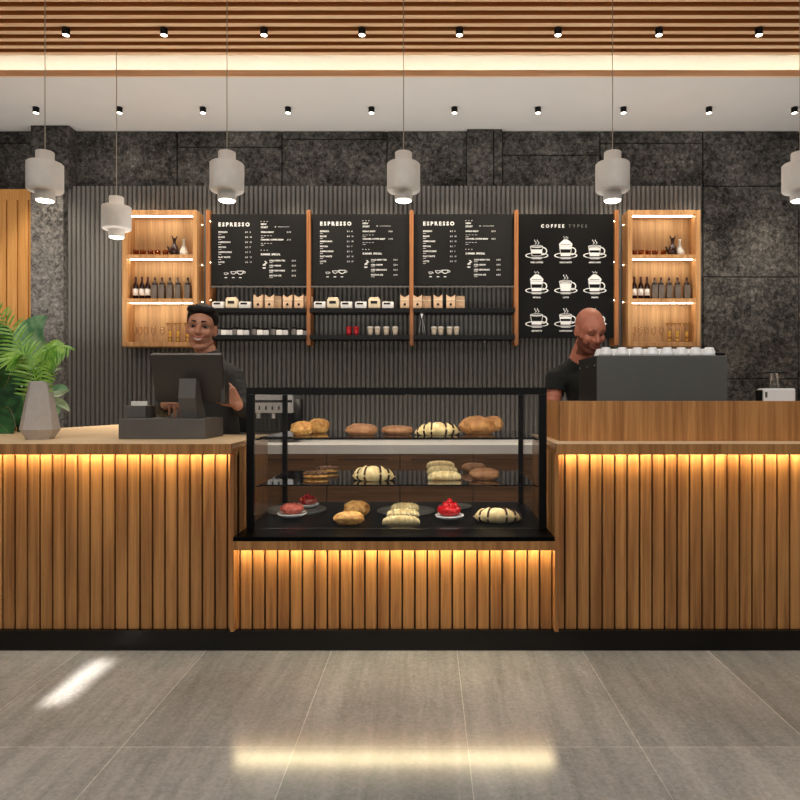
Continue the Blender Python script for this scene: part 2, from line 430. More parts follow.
struct(MB().box(X(33, 6.4), X(71, 6.4), 6.36, 6.55, Z(186, 6.36), ZS - .002, .004).build('trim_7', 'stone'), 'darker top block of the stone pier')
m = MB().box(X(467, 6.47), X(493, 6.47), 6.45, 6.55, 2.6, ZS - .002, .004).box(X(494, 6.47), X(502, 6.47), 6.45, 6.55, 2.6, ZS - .002, .004)
struct(m.build('trim_5', 'stone'), 'shallow stone pier above the menu boards')
# fluted panel
YF = 6.44; x0, x1 = X(66.5, YF), X(702, YF); zt = Z(186, YF); n = int((x1 - x0) / .046); pch = (x1 - x0) / n
vs = []; fs = []
prof = []
for k in range(n):
    for j in range(6):
        a = PI * j / 6
        prof.append((x0 + pch * (k + .08 + .84 * (1 - math.cos(a)) / 2), YF + .018 - .022 * math.sin(a)))
    prof.append((x0 + pch * (k + .92), YF + .018))
    prof.append((x0 + pch * (k + .96), YF + .028))
prof = [(x0, YF + .05)] + prof + [(x1, YF + .05)]
m = MB(); N = len(prof)
m.verts_faces([(x, y, .001) for x, y in prof] + [(x, y, zt) for x, y in prof], [(i, i + 1, i + 1 + N, i + N) for i in range(N - 1)] + [tuple(range(2 * N - 1, N - 1, -1))])
struct(m.build('wall_fluted', 'flute', fix=False), 'dark grey fluted wall panel behind the bar')
# wooden wall panel at the left
m = MB(); yp = 6.38; px = [-110, -96, -82, -68, -54, -40, -26, -14, -3, 6.3, 17.3, 28.3, 33]
for a, b in zip(px, px[1:]): m.box(X(a, yp) + .008, X(b, yp) - .008, yp, yp + .05, .0, Z(200, yp), .003)
m.box(X(-110, yp), X(33, yp), yp + .04, yp + .055, 0, Z(200, yp)).box(X(-110, yp), X(33, yp), yp, yp + .055, Z(200, yp), Z(189, yp), .002)
struct(m.build('wall_panelling', 'panel'), 'honey coloured wooden panelling at the far left of the back wall')

# ------------------------------------------------------------------ counters
YA, YS = 3.05, 3.150         # apron front, slat front
def slats(mb, x0, x1, z0, z1):
    k = 0; xs = []
    g = [X(2.3 + 12.5 * i, YS) for i in range(-40, 110)]
    for a, b in zip(g, g[1:]):
        l, r = max(a + .0045, x0), min(b - .0045, x1)
        if r - l > .006: mb.box(l, r, YS + random.uniform(0, .002), YS + .02, z0, z1, .0015)
XL, XR = -.918, .597        # opening for the display case
ZT = 1.002; ZAB = .95
ctr = thing('bar_counter', 'long oak bar counter with vertical slat front and glowing edge, dropping low in the middle', 'counter', (-.16, 3.4, 0))
m = MB(); slats(m, -4.2, XL - .008, .096, ZAB - .01); slats(m, XL - .008, XR + .008, .096, .49); slats(m, XR + .008, 4.2, .096, ZAB - .01)
m.build('slat_front', 'oak', ctr)
m = MB()
m.box(-4.2, XL - .008, YS + .021, YS + .04, .097, ZAB).box(XL - .008, XR + .008, YS + .021, YS + .04, .097, .5).box(XR + .008, 4.2, YS + .021, YS + .04, .097, ZAB)
m.build('backing_board', 'dark_wood', ctr)
m = MB().box(-4.2, 4.2, 3.126, YS + .04, 0, .0955)
m.build('plinth', 'kick', ctr)
m = MB().box(XL - .026, XL - .008, YA + .05, 3.76, .1, ZT - .031).box(XR + .008, XR + .026, YA + .05, 3.77, .1, ZT - .031).box(XL - .008, XR + .008, 3.74, 3.76, .1, .5)
tag(m.build('side_panel', 'oak_edge', ctr), 'smooth oak end panels beside the display case')
m = MB().box(-4.2, XL - .026, 3.74, 3.758, .0, ZT - .031).box(XR + .026, 4.2, 3.752, 3.77, .0, ZT - .031)
m.build('back_panel', 'oak_edge', ctr)
m = MB().box(-4.2, XL - .006, YA, YA + .02, ZAB, ZT - .003, .001).box(XR + .006, 4.2, YA, YA + .02, ZAB, ZT - .003, .001).box(XL - .002, XR + .002, YA, YA + .02, .50, .541, .001)
m.build('apron', 'oak_edge', ctr)
m = MB().box(-4.2, XL - .006, YA + .021, YS + .02, ZAB + .014, ZAB + .02).box(XR + .006, 4.2, YA + .021, YS + .02, ZAB + .014, ZAB + .02).box(XL, XR, YA + .021, YS + .02, .512, .52)
m.build('light_channel', 'oak_edge', ctr)
m = MB().box(-4.2, XL - .02, YS - .042, YS - .030, ZAB + .006, ZAB + .0138).box(XR + .02, 4.2, YS - .042, YS - .030, ZAB + .006, ZAB + .0138)
tag(m.build('light_strip', 'led', ctr), 'warm light strip under the high counter edge')
m = MB().box(XL, XR, YS - .052, YS - .036, .504, .5118)
tag(m.build('light_strip', 'led_c', ctr), 'warm light strip under the low middle edge')
m = MB().slab([(-4.2, YA + .0), (XL - .006, YA + .0), (XL - .006, 3.78), (-1.56, 3.78), (-1.56, 5.35), (-2.42, 5.35), (-2.69, 4.09), (-2.86, 3.4), (-4.2, 3.4)][:9], ZT - .003, ZT + .0)
m.slab([(-4.2, YA + .02), (XL - .026, YA + .02), (XL - .026, 3.78), (-1.56, 3.78), (-1.56, 5.35), (-2.42, 5.35), (-2.69, 4.09), (-2.86, 3.4), (-4.2, 3.4)], ZT - .03, ZT - .0031)
tag(m.build('worktop', 'oak_top', ctr), 'pale oak worktop of the left bar')
m = MB().slab([(XR + .006, YA), (4.2, YA), (4.2, 3.80), (XR + .006, 3.80)], ZT - .003, ZT).slab([(XR + .026, YA + .02), (4.2, YA + .02), (4.2, 3.80), (XR + .026, 3.80)], ZT - .03, ZT - .0031)
tag(m.build('worktop', 'oak_top', ctr), 'pale oak worktop of the right bar')
m = MB().box(XL, XR, YA + .02, 3.76, .521, .5415)
tag(m.build('shelf_board', 'oak_edge', ctr), 'low oak board under the display case')
m = MB().slab([(-1.6, 3.8), (-1.6, 5.3), (-2.38, 5.3), (-2.64, 4.09), (-2.70, 3.8)], 0, ZT - .031)
tag(m.build('return_cabinet', 'oak_edge', ctr), 'return of the bar running back at its left end')
# raised screen on the right bar
ys = 3.218; xs = X(560, ys)
sn = thing('counter_screen', 'raised oak screen board standing on the right bar in front of the coffee machine', 'screen', (xs, ys, ZT))
MB().box(xs, 4.2, ys, ys + .024, ZT, Z(401, ys), .002).build('front_board', 'oak_board', sn)
MB().box(xs, xs + .024, ys + .0245, 3.62, ZT, Z(401, ys), .002).build('side_board', 'oak_board', sn)
# back counter
bc = thing('back_counter', 'low back counter with a brushed steel top and brown wooden fronts behind the display case', 'counter', (0, 6.1, 0))
zb = .80; yb = 5.75
MB().box(-2.2, 3.0, yb, 6.42, zb - .085, zb, .004).build('steel_top', 'steel_top', bc)
MB().box(-2.19, 2.99, yb + .02, 6.42, .08, zb - .086).build('body', 'backc', bc)
MB().box(-2.19, 2.99, yb + .06, 6.42, 0, .079).build('plinth', 'kick', bc)
for k in range(8):
    a = -2.19 + k * .6475
    d = MB().box(a + .005, a + .6425, yb, yb + .019, .09, zb - .09, .002).build('door', 'backc', bc)
    MB().box(a + .1, a + .54, yb - .015, yb - .001, zb - .13, zb - .12, .003).build('handle', 'dark_wood', d)
# ------------------------------------------------------------------ ceiling lights and pendants
def spot_lamp(parent, loc, energy, size=60, blend=.6, color=(1, .86, .68), radius=.03):
    l = bpy.data.lights.new('spot_beam', 'SPOT'); l.energy = energy; l.spot_size = R(size); l.spot_blend = blend; l.color = color; l.shadow_soft_size = radius
    o = bpy.data.objects.new('spot_beam', l); C.objects.link(o); o.parent = parent; o.location = loc; return o
def make_spot(e):
    t = thing('ceiling_spotlight', '', 'spotlight')
    MB().lathe([(.0, 0), (.026, 0), (.0285, -.002), (.0270, -.050), (.024, -.052), (.024, -.05)], n=24).build('housing', 'black', t, local=True)
    tag(MB().lathe([(.0, -.0515), (.0225, -.0515), (.0225, -.044), (0, -.044)], n=24).build('lens', 'lamp', t, local=True), 'glowing round lens')
    spot_lamp(t, (0, 0, -.07), e, 75)
    return t
n1 = ['leftmost', 'second from the left', 'third from the left', 'fourth from the left', 'middle one, fifth from the left', 'sixth from the left', 'third from the right', 'second from the right', 'rightmost', 'last']
pr = make_spot(SPOT)
px = [66, 164, 264, 362, 459.5, 558, 659, 759]
for i, x in enumerate(px):
    y = 4.83; nm = ['leftmost', 'second from the left', 'third from the left', 'fourth from the left', 'fourth from the right', 'third from the right', 'second from the right', 'rightmost'][i]
    o = place(pr, (X(x, y), y, ST - .0005), 'small black cylinder spotlight under the wooden ceiling slats, %s' % nm); o['group'] = 'spotlights on the ceiling slats'
pr2 = make_spot(SPOT2)
px = [36, 119.5, 203, 288, 371.5, 454.5, 538, 623.5, 709, 794.5]
nn = ['leftmost', 'second from the left', 'third from the left', 'fourth from the left', 'fifth from the left', 'fifth from the right', 'fourth from the right', 'third from the right', 'second from the right', 'rightmost']
for i, x in enumerate(px):
    y = 5.97
    o = place(pr2, (X(x, y), y, ZS - .0005), 'small black cylinder spotlight on the white soffit, %s' % nn[i]); o['group'] = 'spotlights on the white soffit'
    if i in (0, 1, 8, 9):
        for ch in o.children:
            if ch.type == 'LIGHT': ch.data = ch.data.copy(); ch.data.energy = SPOT2 * 2.3
def make_pendant(top):
    t = thing('pendant_lamp', '', 'pendant lamp', group='round grey concrete pendant lamps')
    MB().lathe([(0, .322), (.052, .322), (.055, .319), (.055, .252), (.103, .248), (.109, .242), (.109, .075), (.102, .066), (.064, .064), (.059, .07), (.059, .008), (.053, .005), (.053, .02), (0, .022)], n=48).build('shade', 'concrete', t, local=True)
    tag(MB().lathe([(0, .0), (.047, .0), (.051, .004), (.051, .018), (0, .018)], n=40).build('diffuser', 'lamp', t, local=True), 'glowing white round diffuser')
    MB().cyl(0, 0, .3215, top, .0032, 8).build('cord', 'cord', t, local=True)
    spot_lamp(t, (0, 0, -.02), PEND, 120, 1, radius=.05)
    return t
pl = [(45, 154, 203, 'leftmost, hanging in front of the stone pier'), (227, 153, 203, 'third from the left, hanging over the cashier'), (403.5, 152, 203, 'in the middle over the display case'),
      (612.5, 153, 203, 'hanging right of the coffee poster top'), (800, 151, 203, 'rightmost, cut by the right edge of the picture'), (116.5, 127, 239.5, 'smallest and lowest, in front of the left cabinet')]
for x, s, yb_, lab in pl:
    y = F / s; z = Z(yb_ - 1.5, y)
    t = make_pendant(ST - z - .001)
    t.location = (X(x, y), y, z); t['label'] = 'grey concrete pendant lamp, ' + lab

# ------------------------------------------------------------------ display case
YG, YB = 3.24, 4.07; gx0, gx1 = XL + .012, XR - .005; zt = 1.268; z0 = .542
dc = thing('display_case', 'black framed glass pastry display case sunk into the middle of the bar', 'display case', (-.16, 3.6, z0))
MB().box(XL + .001, XR - .001, YA + .005, YB + .01, z0, z0 + .02, .002).build('base_plate', 'black_gloss', dc)
zf = z0 + .02
bw = .037
for x in (gx0, gx1 - bw): MB().box(x, x + bw, YG, YG + .03, zf, zt - .036, .001).build('post', 'black', dc)
for x in (gx0, gx1 - .028): MB().box(x, x + .028, YB - .03, YB, zf, zt - .036, .001).build('post', 'black', dc)
m = MB().box(gx0, gx1, YG, YG + .03, zt - .0355, zt, .001).box(gx0, gx1, YB - .03, YB, zt - .0355, zt, .001).box(gx0, gx0 + bw, YG + .0305, YB - .0305, zt - .0355, zt).box(gx1 - bw, gx1, YG + .0305, YB - .0305, zt - .0355, zt)
m.build('top_frame', 'black', dc)
m = MB().box(gx0 + bw + .001, gx1 - bw - .001, YG + .01, YG + .016, zf + .001, zt - .037)
m.build('front_pane', 'glass', dc)
MB().box(gx0 + .008, gx0 + .014, YG + .032, YB - .032, zf + .001, zt - .037).build('side_pane', 'side_glass', dc)
MB().box(gx1 - .014, gx1 - .008, YG + .032, YB - .032, zf + .001, zt - .037).build('side_pane', 'side_glass', dc)
MB().box(gx0 + bw, gx1 - bw, YG + .032, YB - .032, zt - .014, zt - .008).build('top_pane', 'glass', dc)
Z1, Z2 = 1.012, .770
for z in (Z1, Z2):
    MB().box(gx0 + .04, gx1 - .04, 3.34, 3.98, z - .008, z).build('glass_shelf', 'shelf_glass', dc)
    for x in (gx0 + .0155, gx1 - .0405):
        for y in (3.36, 3.95): MB().box(x, x + .025, y, y + .012, z - .014, z - .0085).build('shelf_bracket', 'black', dc)
m = MB().box(gx0 + .06, gx1 - .06, YG + .0315, YG + .044, zt - .034, zt - .028)
m.build('light_strip', 'case_fill', dc)  # strip added to brighten the pastries, hidden behind the top bar
ZB = zf
for z in (Z1, Z2):
    l = bpy.data.lights.new('shelf_fill_light', 'AREA'); l.shape = 'RECTANGLE'; l.size, l.size_y = 1.36, .012; l.energy = SHELFW; l.color = (1, .93, .82)  # added lamp under each glass shelf, no strip modelled, brightens the pastries
    o = bpy.data.objects.new('shelf_fill_light', l); C.objects.link(o); o.parent = dc; o.location = Vector(((gx0 + gx1) / 2, 3.345, z - .012)) - dc.location; o.rotation_euler = (R(22), 0, 0)

# ------------------------------------------------------------------ pastries
def at(px, py, z): d = DZ(py, z); return Vector((X(px, d), d, z))
def blob(mb, c, r, amp=.06, fr=3.0, seed=0, mat=0, n=18, flat=True, sq=1.0, rz=0):
    g = bmesh.ops.create_uvsphere(mb.bm, u_segments=n * 2, v_segments=n, radius=1)['verts']
    rm = Matrix.Rotation(rz, 3, 'Z')
    for v in g:
        p = v.co.copy(); d = 1 + amp * noise.noise(p * fr + Vector((seed, seed * 2.3, 0)))+ amp * .4 * noise.noise(p * fr * 3 + Vector((seed, 0, 5)))
        q = Vector((abs(p.x) ** sq * (1 if p.x > 0 else -1), p.y, p.z)) * d
        q = Vector((q.x * r[0], q.y * r[1], q.z * r[2])); q = rm @ q
        q.z += r[2] * .86
        if flat and q.z < 0: q.z = q.z * .02
        v.co = q + Vector(c)
    for f in {f for v in g for f in v.link_faces}: f.material_index = mat; f.smooth = True
    return mb
def arc_body(mb, L, rad, bend, nseg, ridge, amp=.14, seg=80, mat=0, flat=.85, pw=.5, twist=0):
    """a rolled pastry lying along x, its ends bent back in y; overlapping rolled layers"""
    n = 22; rings = []
    for i in range(seg + 1):
        t = i / seg; u = 2 * t - 1
        a = u * bend; x = L / 2 * (math.sin(a) / math.sin(bend) if bend > .01 else u); y = (1 - math.cos(a)) / max(1e-4, math.sin(bend)) * L / 2 if bend > .01 else 0
        r = rad * max(.02, (1 - abs(u) ** 2.6)) ** pw
        ph = (abs(u) * nseg) % 1.0
        r *= 1 + ridge * (.42 - ph if ph > .12 else .3 * ph / .12) * min(1, .25 + abs(u) * 2)
        dirv = Vector((math.cos(a), math.sin(a), 0)); sd = Vector((-dirv.y, dirv.x, 0))
        ring = []
        for k in range(n):
            b = 2 * PI * k / n + twist * u
            rr = r * (1 + .05 * noise.noise(Vector((t * 14, math.cos(b) * 2, math.sin(b) * 2))))
            p = Vector((x, y, 0)) + sd * rr * math.cos(b) + Vector((0, 0, rad * flat + rr * math.sin(b) * flat))
            p.z -= (rad - r) * flat * .75
            if p.z < .0005: p.z = .0005
            ring.append(mb.bm.verts.new(p))
        rings.append(ring)
    for A, B in zip(rings, rings[1:]):
        for k in range(n):
            f = mb.bm.faces.new((A[k], A[(k + 1) % n], B[(k + 1) % n], B[k])); f.smooth = True; f.material_index = mat
    mb.bm.faces.new(rings[0][::-1]); mb.bm.faces.new(rings[-1])
    return rings
def croissant(loc, L, rad, rz, label, bend=.75, dark=True):
    t = thing('croissant', label, 'croissant', loc, 'striped croissants in the display case', rz)
    mb = MB(); rings = arc_body(mb, L, rad, bend, 3.5, .30, seg=84, pw=.6)
    lines = []
    for i in range(1, len(rings) - 1):
        u = 2 * i / 84 - 1; ph0 = (abs(2 * (i - 1) / 84 - 1) * 3.5) % 1; ph = (abs(u) * 3.5) % 1
        if abs(ph - ph0) > .5: lines.append(([v.co.copy() for v in rings[i]]))
    mb.build('dough', 'cream', t, local=True)
    for ln in lines:
        c = sum(ln, Vector()) / len(ln)
        pts = [c + (p - c) * 1.04 for p in ln if p.z > .004]
        # keep the run over the top in order
        ks = [k for k, p in enumerate(ln) if p.z > .004]
        if len(ks) < 5: continue
        order = sorted(range(len(pts)), key=lambda q: math.atan2((pts[q] - c).z, (pts[q] - c).dot(Vector((0, 1, 0)))))
        MB().tube([pts[q] for q in order], rad * .13, 6).build('chocolate_stripe', 'choc', t, local=True)
    return t
def simple(name, mb, mat, label, cat, group, loc, rz=0):
    o = mb.build(name, mat, None, local=True); o.location = loc; o.rotation_euler = (0, 0, rz); return tag(o, label, cat, group)
# top glass shelf
P = at(302, 435, Z1); simple('bread_loaf', blob(MB(), (0, 0, 0), (.062, .045, .040), .12, 3, 1, sq=.8), 'crust', 'golden crusty bread at the left end of the top glass shelf', 'bread', 'loaves on the top glass shelf', P)
P = at(317, 433.5, Z1) + Vector((0, .06, 0)); simple('bread_loaf', blob(MB(), (0, 0, 0), (.062, .042, .045), .12, 3, 2, sq=.8), 'crust', 'golden crusty bread behind the leftmost loaf on the top glass shelf', 'bread', 'loaves on the top glass shelf', P)
def bun(loc, r, label, group, seed, rz=0, mat='crust_b'):
    m_ = blob(MB(), (0, 0, 0), r, .08, 2.2, seed, sq=.72)
    return simple('brown_bun', m_, mat, label, 'bun', group, loc, rz)
bun(at(361.5, 435, Z1), (.088, .05, .034), 'long brown bun on the top glass shelf beside the golden loaves', 'brown buns on the top glass shelf', 3)
bun(at(397.5, 434.5, Z1), (.088, .048, .028), 'flatter long brown bun on the top glass shelf, left of the striped croissant', 'brown buns on the top glass shelf', 4)
P = at(438, 435.5, Z1); croissant(P, .245, .042, R(3), 'chocolate striped croissant on the top glass shelf', .5)
# plaited bread
P = at(479, 434.5, Z1) + Vector((0, .03, 0))
t = thing('plaited_bread', 'big brown knotted bread at the right end of the top glass shelf', 'bread', P)
m = MB()
def strand(f, r):
    pts = []; rr = []
    for i in range(29):
        u = i / 28; pts.append(f(u)); rr.append(r * (.45 + .55 * math.sin(PI * min(1, max(0, u))) ** .5))
    MB_ = MB().tube(pts, rr, 16, 0, True); return MB_
blob(MB(), (0, 0, 0), (.104, .05, .042), .05, 2, 31, sq=.8).build('loaf', 'crust_k', t, local=True)
a = strand(lambda u: (-.10 + .13 * u, -.02 + .045 * math.sin(PI * u), .034 + .032 * math.sin(PI * u)), .034).build('strand', 'crust_k', t, local=True)
a = strand(lambda u: (-.055 + .11 * u, -.055 + .02 * u, .036 + .012 * math.sin(PI * u)), .036).build('strand', 'crust_k', t, local=True)
a = strand(lambda u: (-.02 + .125 * math.sin(PI * u * .62), .055 - .11 * u, .034 + .036 * math.sin(PI * u)), .034).build('strand', 'crust_k', t, local=True)
a = strand(lambda u: (-.075 + .14 * u, .02, .036 + .030 * math.sin(PI * u)), .038).build('strand', 'crust_k', t, local=True)
# middle shelf
def florentine(loc, r, label, seed):
    t = thing('nut_pastry', label, 'pastry', loc, 'nut topped pastries on the middle glass shelf')
    blob(MB(), (0, 0, 0), (r, r * .62, .014), .05, 2, seed).build('base', 'crust', t, local=True)
    blob(MB(), (0, 0, .016), (r * .9, r * .55, .012), .5, 6, seed + 1, n=26).build('topping', 'nut', t, local=True)
florentine(at(316, 478, Z2), .072, 'flat oval pastry with chocolate and nut topping, front one on the middle glass shelf', 5)
florentine(at(327.5, 472.5, Z2), .066, 'flat oval pastry with chocolate and nut topping, behind the front one', 8)
P = at(373, 481, Z2); croissant(P, .225, .047, R(-2), 'chocolate striped croissant on the middle glass shelf', .8)
def cream_roll(loc, L, r, label, group, rz=0):
    mb = MB(); arc_body(mb, L, r, .02, 4.5, .14, seg=90, pw=.28, flat=.8)
    return simple('cream_roll', mb, 'cream', label, 'pastry roll', group, loc, rz)
for i, (px_, py_, lab) in enumerate([(444.5, 480, 'front'), (442.5, 474, 'middle'), (440.5, 468.5, 'rear')]):
    cream_roll(at(px_, py_, Z2) , .178, .031, 'pale ridged pastry roll, %s one of the three on the middle glass shelf' % lab, 'pale rolls on the middle glass shelf', R(2))
bun(at(484, 479.5, Z2), (.083, .045, .034), 'brown bun in front at the right end of the middle glass shelf', 'brown buns on the middle glass shelf', 11)
bun(at(474, 472, Z2), (.075, .04, .030), 'brown bun behind the front one at the right end of the middle glass shelf', 'brown buns on the middle glass shelf', 12)
# slates and bottom items
def slate(px_, py_, r, label):
    P = at(px_, py_, ZB); m_ = MB().lathe([(0, 0), (r, 0), (r + .002, .004), (r, .009), (0, .009)], n=56)
    o = simple('slate_plate', m_, 'slate', label, 'plate', 'round dark slate plates in the display case', P + Vector((0, 0, .0005))); return P.z + .0095
slate(296, 510.5, .175, 'round dark slate plate at the left on the case floor under the strawberry tarts')
slate(406, 511.5, .165, 'round dark slate plate in the middle of the case floor under the pale rolls')
slate(455, 507.0, .10, 'small round dark slate plate under the red berry tart')
ZP = ZB + .0102
def tart(loc, r, label, mat, nb, seed, h=.03):
    d = thing('tart_dish', 'white dish under the ' + label, 'dish', loc)
    MB().lathe([(0, 0), (r * .62, 0), (r * .95, .012), (r, .02), (r * .97, .022), (r * .9, .016), (0, .012)], n=40).build('bowl', 'porcelain', d, local=True)
    t = thing('fruit_tart', label, 'tart', loc + Vector((0, 0, .0165)), 'fruit tarts in the display case')
    blob(MB(), (0, 0, 0), (r * .8, r * .8, h * .62), .1, 3, seed).build('filling', mat, t, local=True)
    rnd = random.Random(seed)
    for k in range(nb):
        ring = 0 if k < 1 else (1 if k < 6 else 2)
        a = k * 1.257 + (ring == 2) * .6; rr = (0, .34, .62)[ring] * r; br = r * .235
        z = h * (1.35, 1.0, .62)[ring]
        MB().ell((rr * math.cos(a), rr * math.sin(a), z), (br, br, br * 1.15), n=8).build('berry', 'berry', t, local=True)
tart(at(292, 516.5, ZP), .080, 'strawberry cream tart on the left slate plate, front one', 'jam', 0, 3, .05)
tart(at(308, 507, ZP), .066, 'berry tart on the left slate plate, behind the front one', 'jam', 9, 4, .035)
tart(at(449.5, 518.5, ZP), .078, 'tall red berry tart right of the pale rolls', 'berry', 15, 6, .052)
P = at(349, 524.5, ZB); simple('bread_roll', blob(MB(), (0, 0, 0), (.078, .05, .036), .13, 3, 21, sq=.8), 'crust', 'golden bread roll in front on the case floor', 'bread', 'bread rolls on the case floor', P)
P = at(356.5, 516, ZB) + Vector((0, .015, 0)); simple('bread_roll', blob(MB(), (0, 0, 0), (.072, .046, .044), .13, 3, 22, sq=.8), 'crust', 'golden bread roll behind the front one on the case floor', 'bread', 'bread rolls on the case floor', P)
for i, (px_, py_, lab, L) in enumerate([(401, 525, 'front', .19), (403, 517.5, 'middle', .175), (405, 511, 'rear', .16)]):
    cream_roll(at(px_, py_, ZP), L, .030, 'pale ridged pastry roll, %s one of the three on the case floor' % lab, 'pale rolls on the case floor', R(2))
P = at(497, 523, ZB) + Vector((0, .0, 0)); croissant(P, .24, .046, R(-8), 'chocolate striped croissant at the right on the case floor', .95)

# ------------------------------------------------------------------ wall posts, boards, shelves
YP = 6.25
zpt, zpb = Z(210, YP), Z(345, YP)
for i, x in enumerate([207.8, 308.5, 411.5, 516.5, 616.8]):
    xc = X(x, YP)
    lab = ['leftmost', 'between the first two menu boards', 'between the second and third menu boards', 'between the third menu board and the coffee poster', 'right of the coffee poster'][i]
    t = thing('shelf_post', 'thin reddish wooden upright, ' + lab, 'post', (xc, YP, zpb), 'wooden uprights on the back wall')
    MB().box(xc - .019, xc + .019, YP, YF - .006, zpb, zpt, .002).build('upright', 'post', t)
    if i in (0, 4):
        sx = 1 if i == 0 else -1
        for py in (221, 262, 300):
            MB().ell((xc + sx * .021, YP + .012, Z(py, YP)), (.0035, .0035, .004), n=6).build('light_stud', 'stud', t)
PX = [X(207.8, YP), X(308.5, YP), X(411.5, YP), X(516.5, YP), X(616.8, YP)]
YBd = 6.285; sB = F / YBd
items = [('ESPRESSO', '$ 3   4'), ('BLACK', '$ 4   10'), ('AMERICANO', '$ 3   10'), ('MOCHA', '$ 5   7'), ('CAPPUCCINO', '$ 3   5'), ('FLAT WHITE', '$ 5   10'), ('LATTE', '$ 4   17')]
def cup_icon(mb, x, y, z, w_):
    n = 14; o = []; i_ = []
    for k in range(n + 1):
        a = PI + PI * k / n; o.append((x + w_ * math.cos(a), z + w_ * .95 * math.sin(a))); i_.append((x + w_ * .78 * math.cos(a), z + w_ * .75 * math.sin(a) - .0))
    vs = [(a, y, b) for a, b in o] + [(a, y, b) for a, b in i_]
    mb.verts_faces(vs, [(k, k + 1, k + 2 + n, k + 1 + n) for k in range(n)])
    mb.box(x - w_, x + w_, y, y + .0006, z - w_ * .02, z + w_ * .16)
    ring(mb, x + w_ * 1.12, y, z - w_ * .3, w_ * .36, w_ * .2, w_ * .3)
def ring(mb, x, y, z, r, ri, rz_=None, n=20, a0=0, a1=2 * PI, rz2=None, mat=0):
    rz_ = rz_ or r; rz2 = rz2 or rz_ * ri / r
    vs = []
    for k in range(n + 1):
        a = a0 + (a1 - a0) * k / n; vs += [(x + r * math.cos(a), y, z + rz_ * math.sin(a)), (x + ri * math.cos(a), y, z + rz2 * math.sin(a))]
    mb.verts_faces(vs, [(2 * k, 2 * k + 2, 2 * k + 3, 2 * k + 1) for k in range(n)], mat)
def menu_board(i):
    xa, xb = PX[i] + .0195, PX[i + 1] - .0195
    zt_, zb_ = Z(214, YBd), Z(285, YBd)
    t = thing('menu_board', 'black menu board with white lettering headed ESPRESSO, ' + ['leftmost of the three', 'middle one of the three', 'rightmost of the three'][i], 'menu board', ((xa + xb) / 2, YBd, zb_), 'espresso menu boards')
    MB().box(xa, xb, YBd, YBd + .02, zb_, zt_, .001).build('panel', 'board', t)
    yy = YBd - .0015
    ox = [218.3, 320, 423][i]; oz = [0, -.8, -.9][i]
    def q(dx, py): return X(ox + dx, yy), Z(py + oz, yy)
    def line(nm, mat, dx, py, a, size, bold=.0007, space=1.0, dz=0, under=()):
        m_ = MB(); x, z = q(dx, py); put_text(m_, a, x, yy, z + dz, size, bold=bold, space=space)
        for u0, u1, d_ in under: m_.box(x + u0, x + u1, yy, yy + .0006, z - d_, z - d_ + .003)
        m_.build(nm, mat, t)
    line('heading', 'white', 0, 226.2, 'ESPRESSO', .050, .0022, 1.5)
    line('subheading', 'white', 42.6, 226, 'NEW', .023, .0008, 1, .01)
    line('subheading', 'white', 42.6, 228.3, 'START', .023, .0008, 1, .002)
    line('subheading', 'white', 42.6, 255.2, 'SUMMER  SPECIAL', .0235, .0009)
    for k, (a, b) in enumerate(items):
        line('menu_line', 'white', 0, 232.8 + 5.02 * k, a, .0205, under=[(0, .028, .016)])
        line('price', 'white', 27, 232.8 + 5.02 * k, b, .0195, .0002)
    for k, a in enumerate(['SPRING BREW', 'CARAMEL COFFEE BREW']):
        line('menu_line', 'white', 42.6, 232.8 + 7.6 * k, a, .0195, under=[(j * .03, j * .03 + .018, .03) for j in range(4)] + [(0, .03, .048)])
        line('price', 'white', 68.5, 232.8 + 7.6 * k, '$ 5.5', .0195, .0002)
    for k, a in enumerate(['COLD BREW TEA', 'ICED CREAM', 'ICED LEMONADE', 'MATCHA ICE']):
        line('menu_line', 'white', 51, 261.3 + 5.0 * k, a, .0195, under=[(0, .035, .014)])
        line('price', 'white', 73.5, 261.3 + 5.0 * k, '$ 5.5', .0195, .0002)
    m = MB()
    for dx, py, w_ in ((7.6, 273, .019), (15, 271.8, .026), (22, 271.3, .034)):
        x, z = q(dx, py); cup_icon(m, x, yy, z, w_)
        x, z = q(dx, 278); m.box(x - .012, x + .012, yy, yy + .0006, z, z + .007)
    # small drink drawing and dots
    x, z = q(46, 265); ring(m, x, yy, z, .016, .011, .008); m.prism([(x - .014, z + .004), (x + .022, z + .03), (x + .03, z + .024), (x - .004, z - .008)], yy, yy + .0006)
    m.prism([(x - .02, z - .024), (x + .016, z - .024), (x + .009, z - .034), (x - .012, z - .034)], yy, yy + .0006)
    m.prism([(x + .0, z + .036), (x + .012, z + .04), (x + .03, z + .018), (x + .022, z + .014)], yy, yy + .0006)
    for bx, by in ((42.4, 221.8), (42.4, 250.5)):
        for j in range(3): x, z = q(bx + j * 3, by); m.box(x, x + .009, yy, yy + .0006, z, z + .006)
    x, z = q(56.5, 227.2); m.box(x, x + .012, yy, yy + .0006, z, z + .007); m.box(x + .03, x + .14, yy, yy + .0006, z + .002, z + .0045)
    m.build('drawing', 'white', t)
for i in range(3): menu_board(i)
